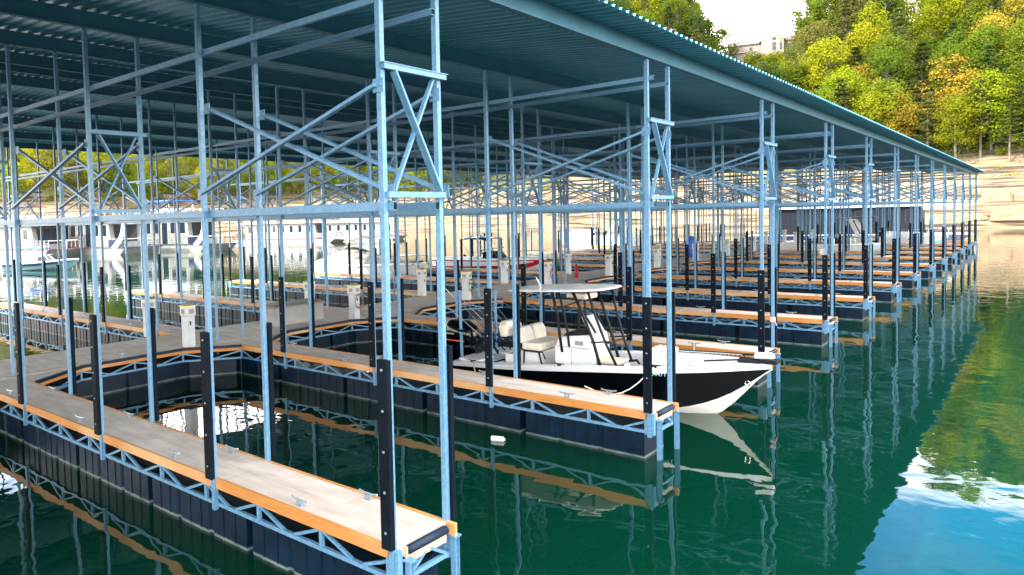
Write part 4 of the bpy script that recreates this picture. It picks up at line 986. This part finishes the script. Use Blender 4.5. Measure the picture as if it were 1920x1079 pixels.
# far bank behind the houseboats
for ri, dr in enumerate((31, 41, 53, 68, 84, 102)):
    lst = []; az = -72.0
    while az < -27.5:
        r = r0(az) + dr + rt.uniform(-3, 3)
        az += math.degrees((7.0 + 1.3*ri)*rt.uniform(.7, 1.3)/r)
        gi = rt.choice([0, 1, 2, 1, 5]); colr = rt.choice(['yellow-green', 'yellow-green', 'yellow-green', 'green', 'green', 'olive'])
        lst.append((az, r, colr, gi, rt.uniform(.75, 1.1)))
    for k, (az, r, colr, gi, s_) in enumerate(lst):
        add_tree(az, r, colr, gi, s_, '%s %s broadleaf tree, %s from the left in the %s row behind the houseboats' % (SIZEW(s_), colr, ordn(k), ordn(ri)), 'trees on the bank behind the houseboats'); cnt += 1
# undergrowth: leafy ground cover between the trunks
ug = MB(); ru = random.Random(5)
def shrubs(b, n, azr, drr, hmax, leaf):
    for _ in range(n):
        az = ru.uniform(*azr); r = r0(az) + ru.uniform(*drr); c = Vector(at(az, r)); rad = ru.uniform(.8, 2.0); hh = ru.uniform(.5, hmax)
        for _ in range(30):
            p = c + Vector((ru.gauss(0, rad*.5), ru.gauss(0, rad*.5), abs(ru.gauss(0, hh*.5)))); n_ = Vector((ru.gauss(0, .7), ru.gauss(0, .7), 1)).normalized(); u = n_.orthogonal().normalized(); v = n_.cross(u); s_ = leaf*ru.uniform(.5, 1)
            b.add([p-u*s_, p-v*s_*.7, p+u*s_, p+v*s_*.7], [(0, 1, 2, 3)])
shrubs(ug, 3600, (-27, 3), (34, 150), 3.2, .42)
shrubs(ug, 1100, (-74, -27), (30, 110), 2.6, .42)
tag(ug.build('undergrowth', LEAF['yellow-green']), 'low leafy undergrowth covering the hillside between the tree trunks', 'undergrowth', None, 'stuff')
sg_ = MB(); shrubs(sg_, 90, (-24, 3), (20, 33), .7, .22); shrubs(sg_, 60, (-72, -30), (18, 32), .8, .25)
tag(sg_.build('bank_grass', LEAF['olive']), 'tufts of grass and weeds on the upper rock bank', 'grass', None, 'stuff')

# ------------------------------------------------------------------ house on the hill
AZH = -14.35; RH = 292
hx, hy, _ = at(AZH, RH)
hs_ = tag(empty('hillside_house', (hx, hy, 0), R(-AZH)), 'pale long house with a pointed gable in the gap at the hilltop', 'house')
hs_.location.z = 4.2 + .193*RH; hs_.scale = (.85,)*3
hw = mat('beige_render', (.26, .21, .19), .8); hr = mat('pinkish_shingle_roof', (.17, .12, .11), .8, 0, c2=(.22, .16, .15), scale=.8)
def gable(b, x0, x1, y0, y1, z0, ze, zp):   # gable facing -y, ridge along y
    xm = (x0+x1)/2; b.loft([[(x0, y0, z0), (x1, y0, z0), (x1, y0, ze), (xm, y0, zp), (x0, y0, ze)], [(x0, y1, z0), (x1, y1, z0), (x1, y1, ze), (xm, y1, zp), (x0, y1, ze)]])
b = MB(); gable(b, -4.2, 4.2, -1.5, 8, -16, 3.2, 6.6); b.box(-16.5, -4.19, 1.0, 8, -16, 3.0); b.box(4.19, 12, 1.0, 8, -16, 3.0); b.box(-26, -10, -.5, 6, -16, -.6); b.build('wall', hw, hs_)
b = MB(); gable(b, -4.9, 4.9, -1.9, 8.4, 3.10, 3.12, 6.95)
for xa, xb in ((-17, -4.9), (4.9, 12.6)): b.loft([[(xa, .3, 3.01), (xa, 8.7, 3.01), (xa, 4.5, 5.2)], [(xb, .3, 3.01), (xb, 8.7, 3.01), (xb, 4.5, 5.2)]])
b.loft([[(-26.6, -1.2, -.59), (-26.6, 6.5, -.59), (-26.6, 2.8, 1.3)], [(-10, -1.2, -.59), (-10, 6.5, -.59), (-10, 2.8, 1.3)]])
b.build('roof', hr, hs_)
# a wall face in front of the gable roof end
b = MB(); b.loft([[(-4.0, -1.98, -16), (4.0, -1.98, -16), (4.0, -1.98, 3.1), (0, -1.98, 6.2), (-4.0, -1.98, 3.1)], [(-4.0, -1.93, -16), (4.0, -1.93, -16), (4.0, -1.93, 3.1), (0, -1.93, 6.2), (-4.0, -1.93, 3.1)]]); b.build('gable_wall', hw, hs_)
for (x, y, z, a, c_) in ((.6, -2.02, 3.6, .7, .6), (.6, -2.02, 1.4, .7, .7), (.6, -2.02, -.3, .7, .8), (3.0, -2.02, .4, .4, 1.5), (.2, -2.02, -4, .5, .6), (2.0, -2.02, -4, .5, .6), (6.0, .96, .8, .6, .9), (7.6, .96, .8, .5, .9), (9.8, .96, 1.0, .5, .6), (-8, .96, 1, .6, .8), (-13, .96, 1, .6, .8), (-14, -.54, -4, 1.4, 1.4), (-19, -.54, -4, 1.4, 1.4)):
    MB().box(x-a, x+a, y, y+.05, z-c_, z+c_).build('window', M['glass'], hs_)
